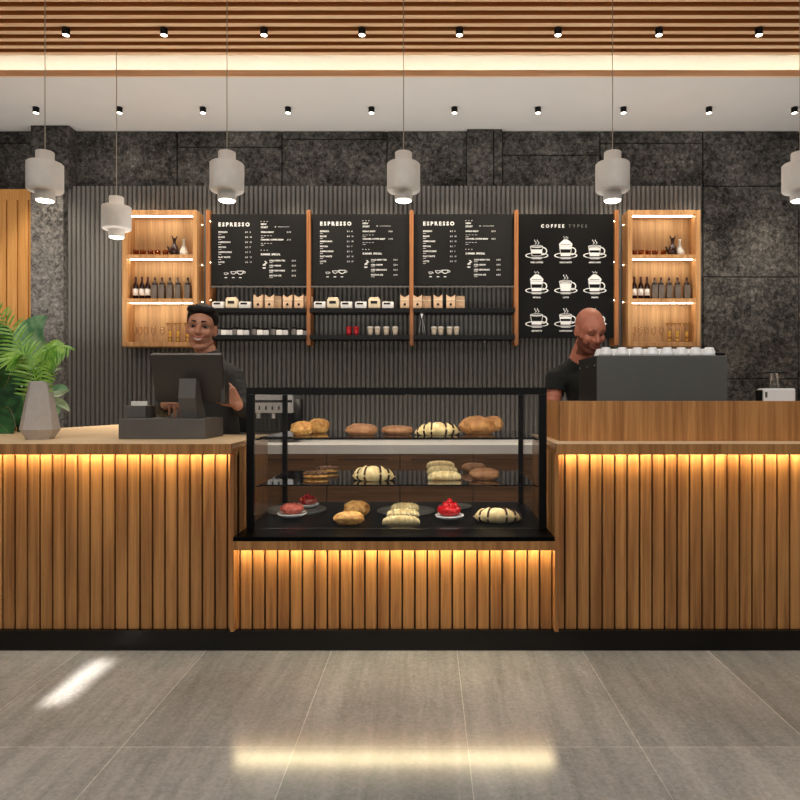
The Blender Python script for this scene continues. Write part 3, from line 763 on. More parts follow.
# poster
xa, xb = PX[3] + .0195, PX[4] - .0195; zt_, zb_ = Z(214, YBd), Z(338, YBd)
t = thing('coffee_poster', 'tall black poster of nine white coffee cup drawings headed COFFEE TYPES', 'poster', ((xa + xb) / 2, YBd, zb_))
MB().box(xa, xb, YBd, YBd + .02, zb_, zt_, .001).build('panel', 'poster', t)
yy = YBd - .0015
m = MB(); put_text(m, 'COFFEE', X(541, yy), yy, Z(227.5, yy), .042, bold=.0014, space=1.75); m.build('heading', 'white', t)
m = MB(); put_text(m, 'TYPES', X(568.5, yy), yy, Z(227.5, yy), .042, bold=-.0004, space=1.8); m.build('heading', 'grey_print', t)
u = 1 / 103.4
def drink(k, cx, cy):
    """one cup drawing; cx,cy = middle of the saucer row in picture px, k = 0 layered, 1 whipped, 2 dark band"""
    wm, dm = MB(), MB(); x0_, z0_ = X(cx, yy), Z(cy, yy)
    def pt(a, b): return (x0_ + a * u, z0_ + b * u)
    def poly(pts, mb_, y0=yy, y1=None): mb_.prism([pt(*p_) for p_ in pts], y0, y0 + .0006)
    # saucer
    ring(wm, x0_, yy, z0_, 11.6 * u, 10.4 * u, 3.0 * u, 40, rz2=2.2 * u)
    poly([(-8, -1.6), (8, -1.6), (4, -3.6), (-4, -3.6)], wm)
    # bowl
    poly([(-6.6, 9), (6.2, 9), (4.6, -.6), (-5.0, -.6)], wm)
    poly([(-6.0, 8.4), (5.6, 8.4), (4.2, -.1), (-4.5, -.1)], dm, yy - .001)
    ring(wm, x0_ + 6.2 * u, yy, z0_ + 4.4 * u, 4.2 * u, 3.1 * u, 4.0 * u, 20, -1.9, 1.9)
    d2 = yy - .002
    if k == 0: poly([(-5.6, 6.0), (5.2, 6.0), (4.6, 2.0), (-5.0, 2.0)], wm, d2)
    if k == 1:
        poly([(-5.9, 9.0), (5.5, 9.0), (5.2, 6.2), (-5.6, 6.2)], wm, d2); poly([(-5.0, 2.6), (4.7, 2.6), (4.2, -.2), (-4.6, -.2)], wm, d2)
        poly([(-6.4, 9.2), (6.2, 9.2), (6.6, 11.5), (4.0, 14.2), (1.5, 16), (-1.8, 16), (-4.6, 13.6), (-6.8, 11.5)], wm, d2)
        poly([(-5.0, 11.0), (4.6, 11.0), (4.6, 10.5), (-5.0, 10.5)], dm, d2 - .001)
    if k == 2:
        poly([(-5.9, 7.4), (5.4, 7.4), (5.1, 5.2), (-5.5, 5.2)], wm, d2); poly([(-5.1, 2.8), (4.8, 2.8), (4.3, -.2), (-4.6, -.2)], wm, d2)
    if k == 3: poly([(-5.7, 7.2), (5.3, 7.2), (4.3, -.2), (-4.6, -.2)], wm, d2)
    if k == 4: poly([(-5.1, 2.8), (4.8, 2.8), (4.3, -.2), (-4.6, -.2)], wm, d2)
    if k != 1:
        ring(wm, x0_ - .2 * u, d2, z0_ + 9 * u, 6.4 * u, 5.6 * u, 1.4 * u, 28, rz2=.9 * u)
    base = 17.0 if k == 1 else 11.3
    for dx in (-1.8, .9):
        pts = [(dx + 1.1 * math.sin(j * 1.1) + j * .12, base + j * (.9 if k != 1 else .42)) for j in range(6)]
        for (a, b), (c, d) in zip(pts, pts[1:]): poly([(a - .3, b), (a + .35, b), (c + .35, d), (c - .3, d)], wm)
    wm.build('cup_drawing', 'white', t); dm.build('cup_filling_drawing', 'poster', t)
kinds = [[0, 1, 2], [1, 3, 1], [4, 2, 0]]
names = [['IRISH COFFEE', 'MACCHIATO', 'AMERICANO'], ['MOCHA', 'LATTE', 'FRAPPE'], ['RISTRETTO', 'CAPPUCCINO', 'LUNGO']]
m = MB()
for r_ in range(3):
    for c_ in range(3):
        cx = 536.8 + 29 * c_; cy = [255.5, 290.5, 324][r_]; drink(kinds[r_][c_], cx, cy)
        put_text(m, names[r_][c_], X(cx, yy), yy, Z(cy + 7.6, yy), .020, 'CENTER', bold=.0006)
m.build('caption', 'white', t)
# shelves
ZH1, ZH2 = Z(308, 6.2), Z(335, 6.2)
for z, nm in ((ZH1, 'upper'), (ZH2, 'lower')):
    t = thing('wall_shelf', '%s long thin black wall shelf under the menu boards' % nm, 'shelf', ((PX[0] + PX[3]) / 2, 6.32, z - .035), 'long black wall shelves')
    for i in range(3):
        MB().box(PX[i] + .0195, PX[i + 1] - .0195, 6.2, YF - .006, z - .04, z, .001).build('board', 'black', t)
m = MB()
for i in range(3): m.box(PX[i] + .0195, PX[i + 1] - .0195, 6.262, 6.274, Z(287.3, 6.26), Z(285.9, 6.26))
tag(m.build('wall_rail', 'pos'), 'thin grey metal rail running just under the menu boards', 'rail')
def sx(px_, y=6.27): return X(px_, y)
# ------------------------------------------------------------------ goods on the wall shelves
def wpx(a): return a / 103.7
def box_proto():
    t = thing('coffee_box', '', 'box', group='white boxes on the upper wall shelf'); w_, h = wpx(11.2), wpx(7.4)
    m = MB().box(-w_ / 2, w_ / 2, -.03, .03, 0, h * .82, .002); m.box(-w_ / 2, w_ / 2, .0, .03, h * .82, h, .001); m.build('carton', 'carton', t, local=True)
    MB().box(-w_ * .36, w_ * .22, -.0318, -.0302, h * .55, h * .8).build('label', 'board', t, local=True); return t
def tin_proto():
    t = thing('coffee_tin', '', 'tin', group='cream coffee tins on the upper wall shelf'); w_, h = wpx(11.6), wpx(11.3)
    MB().box(-w_ / 2, w_ / 2, -.035, .035, 0, h * .84, .007).box(-w_ * .42, w_ * .42, -.03, .03, h * .82, h, .006).build('body', 'kraft_l', t, local=True)
    MB().box(-w_ * .3, w_ * .26, -.0375, -.0353, h * .42, h * .66).build('label', 'board', t, local=True); return t
def bag_proto(notch=True):
    t = thing('kraft_bag', '', 'paper bag', group='kraft coffee bags on the upper wall shelf'); w_, h = wpx(8.8), wpx(14)
    if notch: poly = [(-w_ / 2, 0), (w_ / 2, 0), (w_ * .5, h), (w_ * .3, h * .9), (0, h * .8), (-w_ * .3, h * .9), (-w_ * .5, h)]
    else: poly = [(-w_ / 2, 0), (w_ / 2, 0), (w_ * .5, h * .9), (w_ * .42, h * .98), (-w_ * .42, h * .98), (-w_ * .5, h * .9)]
    MB().prism(poly, -.03, .03).build('bag', 'kraft', t, local=True)
    MB().box(-w_ * .5 - .001, w_ * .5 + .001, -.033, .031, h * .6, h * .66, .001).build('folded_band', 'kraft_l', t, local=True)
    if notch: MB().lathe([(0, 0), (.012, 0), (.012, .002), (0, .002)], (0, -.0302, h * .3), 16, mtx=Matrix.Rotation(PI / 2, 3, 'X')).build('round_mark', 'board', t, local=True)
    return t
bx, tn, bg, bp = box_proto(), tin_proto(), bag_proto(), bag_proto(False)
yS = 6.27
def put(pr, px_, z, label, y=yS): return place(pr, (X(px_, y), y, z + .0003), label)
for k, (x, l) in enumerate([(218.7, 'leftmost on the shelf under the first menu board'), (245.3, 'under the first menu board, right of the cream tin'), (320, 'first under the middle menu board'), (346.5, 'second under the middle menu board, right of a cream tin'),
        (361, 'third under the middle menu board, left of the second tin'), (388, 'rightmost, under the middle menu board')]): put(bx, x, ZH1, 'low white box, ' + l)
for x, l in ((232.3, 'under the first menu board'), (333.3, 'first under the middle menu board'), (374.5, 'second under the middle menu board')): put(tn, x, ZH1, 'cream coffee tin with black label, ' + l)
for k, (x, l) in enumerate([(258.7, 'first after the white boxes'), (270, 'second such one under the first menu board'), (288, 'third notched one under the first menu board'), (299.3, 'last notched one before the second upright'),
        (404.8, 'just left of the third upright'), (417.6, 'just right of the third upright'), (438, 'middle one under the right menu board'), (450.7, 'last notched one under the right menu board')]):
    put(bg, x, ZH1, 'notched kraft bag with dark round mark, ' + l)
for x, l in ((277.7, 'between notched bags under the first menu board'), (426.7, 'second under the right menu board'), (460.2, 'last in the row under the right menu board')): put(bp, x, ZH1, 'plain square kraft bag, ' + l, 6.345)
put(bp, 308.6, ZH1, 'plain square kraft bag half hidden behind the second upright', 6.34)
# lower shelf
def jar_proto(kind):
    t = thing('smoked_jar' if kind else 'white_jar', '', 'jar', group='dark capped smoked jars on the lower shelf' if kind else 'white jars with dark caps on the lower shelf')
    r = wpx(3.3)
    if kind: MB().lathe([(0, 0), (r, 0), (r * 1.04, .01), (r * 1.04, .05), (r * .9, .062), (0, .062)], n=20).build('jar', 'jar', t, local=True)
    else: MB().box(-r * .9, r * .9, -r * .9, r * .9, 0, .052, .006).build('jar', 'carton', t, local=True)
    h = .062 if kind else .052
    MB().lathe([(0, h), (r * .8, h), (r * .8, h + .018), (0, h + .018)], n=20).build('cap', 'black', t, local=True); return t
js, jw = jar_proto(1), jar_proto(0)
gl = ['leftmost, beside the cashier', 'second from the left', 'third from the left', 'fourth from the left', 'rightmost, by the second upright']
for k, x in enumerate([219, 235.2, 255, 274.2, 294.5]):
    put(js, x, ZH2, 'smoked jar with dark cap in the jar trio ' + gl[k])
    put(jw, x + 5.6, ZH2, 'middle white jar with dark cap in the jar trio ' + gl[k], 6.25)
    if k < 4: put(jw, x + 11.3, ZH2, 'right white jar with dark cap in the jar trio ' + gl[k])
    else: put(jw, x + 10.5, ZH2, 'right white jar with dark cap in the jar trio ' + gl[k], 6.33)
def cup_proto(red):
    t = thing('red_cup' if red else 'paper_cup', '', 'cup', group='red takeaway cups on the lower shelf' if red else 'beige takeaway cups on the lower shelf')
    h = wpx(8.2); r = wpx(2.9)
    MB().lathe([(0, 0), (r * .74, 0), (r, h * .9), (0, h * .9)], n=24).build('cup', 'cupred' if red else 'cuppap', t, local=True)
    MB().lathe([(0, h * .9), (r * 1.08, h * .9), (r * 1.08, h * .98), (r * .9, h * 1.12), (0, h * 1.12)], n=24).build('lid', 'cupred' if red else 'lid', t, local=True); return t
cr, cp = cup_proto(1), cup_proto(0)
for x, l in ((348.8, 'left'), (356.2, 'right')): put(cr, x, ZH2, 'red takeaway cup on the lower wall shelf, %s of the two' % l)
for x, l in ((370.3, 'first of the four under the middle board'), (377.5, 'second of the four under the middle board'), (386.3, 'third of the four under the middle board'), (395.2, 'last of the four under the middle board'),
        (434, 'first of the four under the right board'), (440.8, 'second of the four under the right board'), (449.6, 'third of the four under the right board'), (456.5, 'last of the four under the right board')):
    put(cp, x, ZH2, 'beige lidded cup on the lower shelf, ' + l)
xw = X(421.8, 6.27)
t = thing('wire_whisk', 'white wire whisk standing on the lower shelf right of the third upright', 'whisk', (xw, 6.27, ZH2))
MB().ell((0, 0, .205), (.015, .015, .012)).box(-.005, .005, -.004, .004, .17, .2, .001).build('handle', 'porcelain', t, local=True)
for k in range(5):
    a = k * 1.257; MB().tube([(0, 0, .18), (.012 * math.cos(a), .012 * math.sin(a), .14), (.03 * math.cos(a), .03 * math.sin(a), .06), (.036 * math.cos(a), .03 * math.sin(a), .004)], .0022, 6).build('wire', 'steel', t, local=True)

# ------------------------------------------------------------------ display cabinets
YC = 6.22; sC = F / YC
def pitcher(loc, lab):
    t = thing('dark_pitcher', lab, 'pitcher', loc, 'dark pitchers on the top cabinet shelves')
    MB().lathe([(0, 0), (.036, 0), (.043, .02), (.045, .05), (.036, .085), (.018, .115), (.013, .14), (.018, .165), (.022, .175), (.019, .175), (0, .16)], n=24).build('body', 'wine_dark', t, local=True)
    MB().tube([(-.034, 0, .03), (-.052, 0, .06), (-.062, 0, .088), (-.068, 0, .095)], [.014, .010, .008, .010], 10).build('spout', 'wine_dark', t, local=True)
    MB().tube([(-.012, 0, .17), (-.022, 0, .19), (-.026, 0, .205)], [.008, .006, .003], 8).build('rim_tip', 'wine_dark', t, local=True)
    MB().tube([(.012, 0, .17), (.022, 0, .19), (.026, 0, .202)], [.008, .006, .003], 8).build('rim_tip', 'wine_dark', t, local=True)
M['wine_dark'] = plain('dark_glazed_ceramic', (40, 22, 20), .2)
M['wvase'] = plain('pale_frosted_vase', (205, 202, 196), .35)
def bottle_proto():
    t = thing('wine_bottle', '', 'wine bottle', group='dark red wine bottles in the wall cabinets')
    MB().lathe([(0, 0), (.0235, 0), (.025, .004), (.025, .128), (.021, .15), (.0105, .17), (.0095, .2), (0, .2)], n=24).build('glass', 'wine', t, local=True)
    MB().lathe([(0.0102, .178), (.0112, .178), (.0112, .222), (.009, .224), (0, .224)], n=20).build('capsule', 'foil', t, local=True)
    MB().lathe([(.0254, .04), (.0262, .04), (.0262, .105), (.0254, .105)], n=24).build('label', 'label', t, local=True); return t
def gbottle_proto():
    t = thing('grey_bottle', '', 'bottle', group='mottled grey bottles in the wall cabinets')
    MB().box(-.027, .027, -.027, .027, 0, .145, .006).build('body', 'greyb', t, local=True)
    MB().lathe([(.025, .146), (.027, .15), (.024, .162), (.010, .175), (.009, .2), (0, .2)], n=20).build('shoulder', 'wine_dark', t, local=True)
    MB().lathe([(0, .2005), (.0105, .2005), (.0105, .217), (0, .217)], n=16).build('cap', 'foil', t, local=True); return t
def tumbler_proto():
    m = MB().lathe([(0, 0), (.024, 0), (.028, .06), (.026, .06), (.0225, .006), (0, .006)], n=24)
    o = m.build('amber_tumbler', 'amber', None, local=True); return tag(o, '', 'glass', 'amber tumblers on the top cabinet shelves')
def stem_proto():
    t = thing('stemmed_glass', '', 'glass', group='stemmed glasses on the bottom cabinet shelves')
    MB().lathe([(0, 0), (.022, 0), (.021, .003), (.004, .006), (.003, .06), (.012, .075), (.023, .1), (.024, .125), (.019, .155), (.018, .155), (.022, .125), (.021, .1), (.011, .078), (0, .07)], n=20).build('bowl_and_stem', 'clear', t, local=True)
    return t
def sundae_proto():
    t = thing('sundae_glass', '', 'glass', group='tall glasses with golden fruit in the wall cabinets')
    MB().lathe([(0, 0), (.024, 0), (.024, .004), (.018, .006), (.022, .15), (.038, .185), (.036, .187), (.020, .152), (.0165, .009), (0, .009)], n=24).build('glass', 'clear', t, local=True)
    for z, r in ((.026, .0165), (.072, .0155), (.100, .0155)): MB().ell((0.0, 0, z), (r, r * .9, r), n=10).build('golden_fruit', 'yellow', t, local=True)
    MB().lathe([(0, .184), (.033, .184), (.036, .19), (0, .192)], n=24).build('lid_disc', 'gold', t, local=True); return t
wb, gb, tb, sg, su = bottle_proto(), gbottle_proto(), tumbler_proto(), stem_proto(), sundae_proto()
def cabinet(xpa, xpb, side, light):
    xa, xb = X(xpa, YC), X(xpb, YC); zb_, zt_ = Z(346.5, YC), Z(210, YC); T = .042
    t = thing('wall_cabinet', 'open oak wall cabinet with three lit shelves of bottles and glasses, at the %s' % side, 'cabinet', ((xa + xb) / 2, YC, zb_), 'lit open wall cabinets')
    MB().box(xa, xa + T, YC, 6.40, zb_, zt_, .002).box(xb - T, xb, YC, 6.40, zb_, zt_, .002).box(xa + T, xb - T, YC, 6.40, zt_ - T, zt_, .001).box(xa + T, xb - T, YC, 6.40, zb_, zb_ + T, .001).build('case', 'cab', t)
    MB().box(xa, xb, 6.4005, 6.414, zb_, zt_).build('back_panel', 'cab_back', t)
    zs = [Z(254.5, YC), Z(298.5, YC)]
    for z in zs: MB().box(xa + T + .0005, xb - T - .0005, YC + .004, 6.40, z - .034, z, .001).build('shelf', 'cab', t)
    for z in (zt_ - T, zs[0] - .034, zs[1] - .034):
        MB().box(xa + T + .012, xb - T - .012, YC + .05, YC + .068, z - .006, z - .0005).build('light_strip', 'led_cab', t)
    for py in (221, 262, 300):
        for sgn, x in ((-1, xa), (1, xb)):
            if (side == 'left') or sgn == -1: MB().ell((x + sgn * .004, 6.36, Z(py, YC)), (.003, .005, .005), n=6).build('light_stud', 'stud', t)
    return xa, xb, [zs[0], zs[1], zb_ + T]
for side, a, b, off, occ in (('left', 122, 197, 0, []), ('right', 628, 700.5, 0, [])):
    xa, xb, zz = cabinet(a, b, side, 0)
    yi = 6.31
    top = [(136, 143, 150.5, 157.5, 165.5), (634, 641, 648, 655, 663.5)][side == 'right']
    for k, x in enumerate(top): place(tb, (X(x, yi), yi, zz[0] + .0005), 'amber tumbler on the top shelf of the %s cabinet, %s' % (side, ['leftmost', 'second from the left', 'third from the left', 'fourth from the left', 'beside the dark pitcher'][k]))
    pxp = 174.5 if side == 'left' else 672.5
    pitcher((X(pxp, yi), yi, zz[0] + .0005), 'dark bird shaped pitcher on the top shelf of the %s cabinet' % side)
    v = MB().lathe([(0, 0), (.034, 0), (.042, .02), (.042, .045), (.03, .085), (.012, .12), (.010, .15), (.015, .175), (.013, .175), (0, .165)], n=24).build('pale_vase', 'wvase', None, local=True)
    tag(v, 'slim pale vase right of the dark pitcher in the %s cabinet' % side, 'vase', 'pale vases in the wall cabinets'); xv = 182.7 if side == 'left' else 681; v.location = (X(xv, yi) , yi + .03, zz[0] + .0005)
    for k, x in enumerate([(135.8, 142, 147.8), (634.3, 640.8, 647)][side == 'right']): place(wb, (X(x, yi), yi, zz[1] + .0005), 'wine bottle with white label in the %s cabinet, %s' % (side, ['leftmost', 'middle of three', 'next to the grey bottles'][k]))
    for k, x in enumerate([(154.8, 162, 170, 178, 187.8), (654.5, 661, 669, 677.5, 686.8)][side == 'right']):
        place(gb, (X(x, yi), yi, zz[1] + .0005), 'mottled grey bottle with dark neck in the %s cabinet, %s' % (side, ['next to the wine bottles', 'second grey one', 'third grey one', 'fourth grey one', 'rightmost'][k]))
    for k, x in enumerate([(134.8, 140, 146, 153.3, 162.5), (633.5, 640, 646.5, 653.5, 661.5)][side == 'right']):
        place(sg, (X(x, yi), yi, zz[2] + .0005), 'clear stemmed glass on the bottom shelf of the %s cabinet, %s' % (side, ['leftmost', 'second from the left', 'third from the left', 'fourth from the left', 'beside the golden fruit glasses'][k]))
    for k, x in enumerate([(170, 178, 187.5), (669.5, 677.5, 686.8)][side == 'right']):
        place(su, (X(x, yi), yi, zz[2] + .0005), 'tall glass with golden fruit balls in the %s cabinet, %s' % (side, ['left of the three', 'middle of the three', 'right of the three'][k]))

# ------------------------------------------------------------------ till
yb0 = DZ(439.3, ZT); xa, xb = X(118.3, yb0), X(205, yb0); h = 20.5 / F * yb0
till = thing('cash_drawer', 'long low charcoal cash drawer box on the left bar under the till screen', 'cash drawer', ((xa + xb) / 2, yb0, ZT + .0004))
MB().box(xa, xb, yb0, yb0 + .30, ZT + .0004, ZT + h, .003).build('body', 'pos', till)
zt_ = ZT + h
pr_ = thing('receipt_printer', 'small charcoal receipt printer with white paper on the cash drawer box', 'printer', (0, yb0 + .1, zt_ + .0004))
yp = yb0 + .12
MB().box(X(123, yp), X(145.5, yp), yp, yp + .13, zt_ + .0004, zt_ + .066, .003).build('body', 'pos', pr_)
MB().box(X(128.5, yp), X(144.5, yp), yp + .03, yp + .04, zt_ + .055, zt_ + .09).build('paper', 'label', pr_)
# screen with stand
ym = 3.42; ym2 = ym + .09
mon = thing('till_screen', 'charcoal till screen seen from behind on an angular stand', 'monitor', (X(187, 3.5), 3.52, zt_ + .0004))
A = Vector((X(149, ym), ym, Z(355, ym))); B = Vector((X(220, ym), ym, Z(355, ym)))
D = Vector((X(156.5, ym2), ym2, Z(402.5, ym2))); E = Vector((X(224.8, ym2), ym2, Z(402.5, ym2)))
A.x = X(149.3, ym); B.x = X(220.3, ym); 
th = Vector((0, .035, .0135))
vs = [A, B, E, D] + [v + th for v in (A, B, E, D)]
vs = [tuple(v) for v in vs]
m = MB(); m.verts_faces(vs, [(0, 1, 2, 3), (7, 6, 5, 4), (0, 4, 5, 1), (1, 5, 6, 2), (2, 6, 7, 3), (3, 7, 4, 0)])
bmesh.ops.recalc_face_normals(m.bm, faces=m.bm.faces); bmesh.ops.bevel(m.bm, geom=list(m.bm.edges), offset=.003, segments=2, affect='EDGES')
m.build('housing', 'pos_d', mon)
q = [Vector(v) + Vector((0, .0012, .0006)) for v in vs[4:]]; c_ = sum(q, Vector()) / 4
q = [c_ + (v - c_) * .93 for v in q]; q2 = [v + Vector((0, .001, .0004)) for v in q]
m = MB(); m.verts_faces([tuple(v) for v in q + q2], [(0, 1, 2, 3), (7, 6, 5, 4), (0, 4, 5, 1), (1, 5, 6, 2), (2, 6, 7, 3), (3, 7, 4, 0)]); m.build('display', 'screen', mon)
xs0, xs1 = X(177.5, 3.38), X(194.5, 3.38)
m = MB(); y0_ = 3.40
pr4 = lambda: None
side = [(y0_ + .02, zt_ + .0005), (y0_ - .01, Z(398, 3.38)), (y0_ + .005, Z(378.5, 3.40)), (y0_ + .055, Z(378.5, 3.40) - .01), (y0_ + .09, Z(398, 3.42)), (y0_ + .16, zt_ + .0005)]
n_ = len(side); m.verts_faces([(xs0, a, b) for a, b in side] + [(xs1, a, b) for a, b in side], [tuple(range(n_)), tuple(range(2 * n_ - 1, n_ - 1, -1))] + [(i, (i + 1) % n_, (i + 1) % n_ + n_, i + n_) for i in range(n_)])
m.build('stand', 'pos', mon)
m = MB().box(X(221.5, 3.5), X(226, 3.5), 3.485, 3.56, Z(404, 3.5), Z(370, 3.5), .003)
m.build('card_reader', 'pos_d', mon)
# vase with palm
yv = 3.37; xv = X(40, yv); k_ = yv / F
vz = thing('faceted_vase', 'faceted grey vase with palm fronds standing on the left bar', 'vase', (xv, yv, ZT + .0004))
MB().lathe([(0, 0), (12.2 * k_, 0), (18.2 * k_, 9.8 * k_), (9.6 * k_, 57 * k_), (8.6 * k_, 57.6 * k_), (7.6 * k_, 57 * k_), (14 * k_, 12 * k_), (0, 4 * k_)], n=8, smooth=False, phase=PI / 8).build('vase_body', 'vase', vz, local=True)

def bez(p0, p1, p2, n):
    p0, p1, p2 = map(Vector, (p0, p1, p2)); return [(1 - t) ** 2 * p0 + 2 * t * (1 - t) * p1 + t * t * p2 for t in [i / n for i in range(n + 1)]]
def leaf(parent, pts, width, mat, fold=.25, up=Vector((0, -.35, 1)), name='leaf', prof=lambda t: math.sin(PI * t ** .75) ** .8, wav=.0, midrib=True):
    m = MB(); n = len(pts) - 1; rows = []
    for i, p in enumerate(pts):
        t = i / n; d = (pts[min(i + 1, n)] - pts[max(i - 1, 0)]).normalized(); s = d.cross(up).normalized(); nn_ = s.cross(d).normalized()
        w_ = width * max(.0, prof(t)); row = []
        for j, a in enumerate((-1, -.66, -.33, 0, .33, .66, 1)):
            row.append(m.bm.verts.new(p + s * w_ * a + nn_ * (abs(a) * w_ * fold + wav * math.sin(t * 17 + a * 2) * w_ * a * a) - nn_ * (.02 * width if j == 3 else 0)))
        rows.append(row)
    for a, b in zip(rows, rows[1:]):
        for j in range(6):
            f = m.bm.faces.new((a[j], a[j + 1], b[j + 1], b[j])); f.smooth = True
    o = m.build(name, mat, parent, fix=False)
    if midrib: MB().tube(pts, [max(.0008, .03 * width * (1 - i / n)) for i in range(n + 1)], 5).build('midrib', 'leaf_p' if mat == 'leaf_m' else 'stem', o)
    return o
def P3(px_, py_, y): return Vector((X(px_, y), y, Z(py_, y)))
def frond(parent, p0, p1, p2, nl, ll, tip=.3, seed=0, droop=.5):
    rnd = random.Random(seed); pts = bez(p0, p1, p2, 26); fr = MB().tube(pts, [.0045 * (1 - i / 30) + .0008 for i in range(27)], 7).build('frond', 'palm', parent)
    m = MB()
    for i in range(3, 27):
        d = (pts[min(26, i + 1)] - pts[i - 1]).normalized(); t = i / 26
        for s_ in (-1, 1):
            side = d.cross(Vector((0, -.8, .6))).normalized() * s_
            L = ll * (math.sin(PI * min(1, .15 + .8 * t)) ** .6) * rnd.uniform(.85, 1.1)
            base = pts[i]; e = base + (side * .8 + d * .65).normalized() * L + Vector((0, 0, -droop * L)) + Vector((0, rnd.uniform(-.25, .25) * L, 0))
            mid = base.lerp(e, .5) + Vector((0, 0, .13 * L)); lp = bez(base, mid, e, 6)
            rows = []
            for j, p in enumerate(lp):
                u = j / 6; dd = (lp[min(j + 1, 6)] - lp[max(j - 1, 0)]).normalized(); sd = dd.cross(Vector((0, -1, .3))).normalized(); w_ = .0062 * math.sin(PI * (.12 + .86 * u)) ** .7
                rows.append((m.bm.verts.new(p - sd * w_), m.bm.verts.new(p + Vector((0, -.001, .0015))), m.bm.verts.new(p + sd * w_)))
            for a, b in zip(rows, rows[1:]):
                for c in (0, 1):
                    f = m.bm.faces.new((a[c], a[c + 1], b[c + 1], b[c])); f.smooth = True
    m.build('leaflets', 'palm', fr, fix=False)
fv = thing('palm_fronds', 'bright green palm fronds standing in the grey vase', 'palm fronds', (xv, yv, ZT + 30 * k_))
b0 = (xv, yv, ZT + 20 * k_)
frond(fv, b0, P3(36, 334, yv), P3(68, 348, yv - .08), 24, .10, seed=1, droop=.7)
frond(fv, b0, P3(34, 330, yv), P3(8, 362, yv - .1), 24, .14, seed=2, droop=.3)
frond(fv, b0, P3(28, 352, yv + .05), P3(-6, 304, yv + .12), 24, .12, seed=3, droop=.1)
frond(fv, b0, P3(44, 350, yv + .04), P3(56, 341, yv + .10), 24, .08, seed=4, droop=.3)
# potted plant behind the bar
yq = 4.35; xq = X(12, yq)
pp = thing('potted_plant', 'tall broad leaved potted plant standing behind the left end of the bar', 'potted plant', (xq - .1, yq + .1, 0))
cx, cy = xq - .1, yq + .1
MB().lathe([(0, 0), (.15, 0), (.2, .38), (.205, .4), (.185, .4), (.18, .36), (0, .36)], n=36).build('pot', 'vase', pp, local=True)
MB().lathe([(0, .34), (.175, .34), (.175, .365), (0, .37)], n=30).build('soil', 'soil', pp, local=True)
def st(tip, y, bend=None):
    tip = P3(tip[0], tip[1], y); a = Vector((cx + random.uniform(-.05, .05), cy + random.uniform(-.05, .05), .34)); mid = Vector((a.x * .6 + tip.x * .4, (a.y + y) / 2, tip.z * .75 + .2)); pts = bez(a, mid, tip, 14)
    MB().tube(pts, [.010 * (1 - i / 22) for i in range(15)], 7).build('stem', 'stem', pp); return tip
for (bx_, by_), (mx_, my_), (tx_, ty_), y_, w_, mt in [
    ((36, 372), (26, 330), (48, 317), 4.05, .105, 'leaf_m'), ((12, 388), (8, 340), (-6, 322), 4.2, .11, 'leaf_d'), ((2, 392), (16, 372), (8, 342), 4.15, .09, 'leaf_d'),
    ((30, 420), (18, 395), (24, 362), 4.3, .10, 'leaf_d'), ((-6, 430), (8, 385), (16, 428), 4.1, .12, 'leaf_d'), ((-8, 440), (-2, 410), (12, 440), 3.95, .10, 'leaf_d'),
    ((26, 428), (30, 405), (18, 396), 4.25, .06, 'leaf_m'), ((34, 425), (30, 405), (36, 372), 4.35, .10, 'leaf_d'), ((20, 436), (28, 415), (33, 426), 4.1, .05, 'leaf_d'),
    ((50, 395), (60, 385), (69, 392), 4.15, .035, 'leaf_m'), ((50, 392), (58, 398), (70, 389), 4.1, .022, 'leaf_p'), ((52, 402), (62, 400), (70, 412), 4.15, .026, 'leaf_p'),
    ((46, 382), (52, 368), (62, 369), 4.2, .016, 'leaf_p'), ((31, 391), (25, 384), (21, 387), 4.1, .022, 'leaf_p'), ((52, 410), (60, 408), (57, 416), 4.2, .022, 'leaf_m')]:
    b = P3(bx_, by_, y_); st((bx_, by_), y_)
    leaf(pp, bez(b, P3(mx_, my_, y_ - .06), P3(tx_, ty_, y_ - .12), 16), w_, mt, up=Vector((.25, -1, .35)))

# ------------------------------------------------------------------ coffee machines, cups, scale
yk = 3.36; xa, xb = X(597, yk), X(727.5, yk); zk = Z(355.5, yk)
t = thing('espresso_machine', 'big dark grey espresso machine standing behind the raised oak screen, white cups on its top', 'coffee machine', ((xa + xb) / 2, yk + .2, ZT))
for x in (xa + .05, xb - .05):
    for y in (yk + .05, yk + .36): MB().cyl(x, y, ZT + .0003, ZT + .03, .02, 16).build('foot', 'black', t)
MB().box(xa, xb, yk, yk + .012, ZT + .028, zk, .003).build('rear_panel', 'machine', t)
MB().box(xa + .005, xb - .005, yk + .0125, yk + .22, ZT + .03, zk - .002, .004).box(xa + .005, xb - .005, yk + .2205, yk + .40, zk - .16, zk - .002, .004).box(xa + .005, xb - .005, yk + .2205, yk + .40, ZT + .03, ZT + .09, .004).build('body', 'machine', t)
for x0_, x1_ in ((xa - .001, xa + .004), (xb - .004, xb + .001)):
    sp = MB().box(x0_, x1_, yk + .013, yk + .402, ZT + .03, zk - .001, .001).build('side_panel', 'apron', t)
    for a_ in (yk + .04, yk + .2, yk + .37):
        for b_ in (ZT + .07, zk - .05): MB().ell((x0_ - .001 if x0_ < xa else x1_ + .001, a_, b_), (.002, .004, .004), n=6).build('screw', 'steel', sp)
MB().box(xa + .02, xb - .02, yk + .23, yk + .39, ZT + .0905, ZT + .096).build('drip_tray', 'steel', t)
for x in (xa + .2, xb - .2):
    g = MB().lathe([(0, -.05), (.034, -.05), (.036, 0), (0, 0)], (x, yk + .33, zk - .161), 24).build('group_head', 'steel', t)
    MB().tube([(x, yk + .33, zk - .205), (x, yk + .43, zk - .215)], .012, 10).build('filter_handle', 'black', g)
MB().box(xb - .09, xb - .004, yk + .015, yk + .05, zk - .001, zk + .016, .004).build('cup_rail', 'black', t)
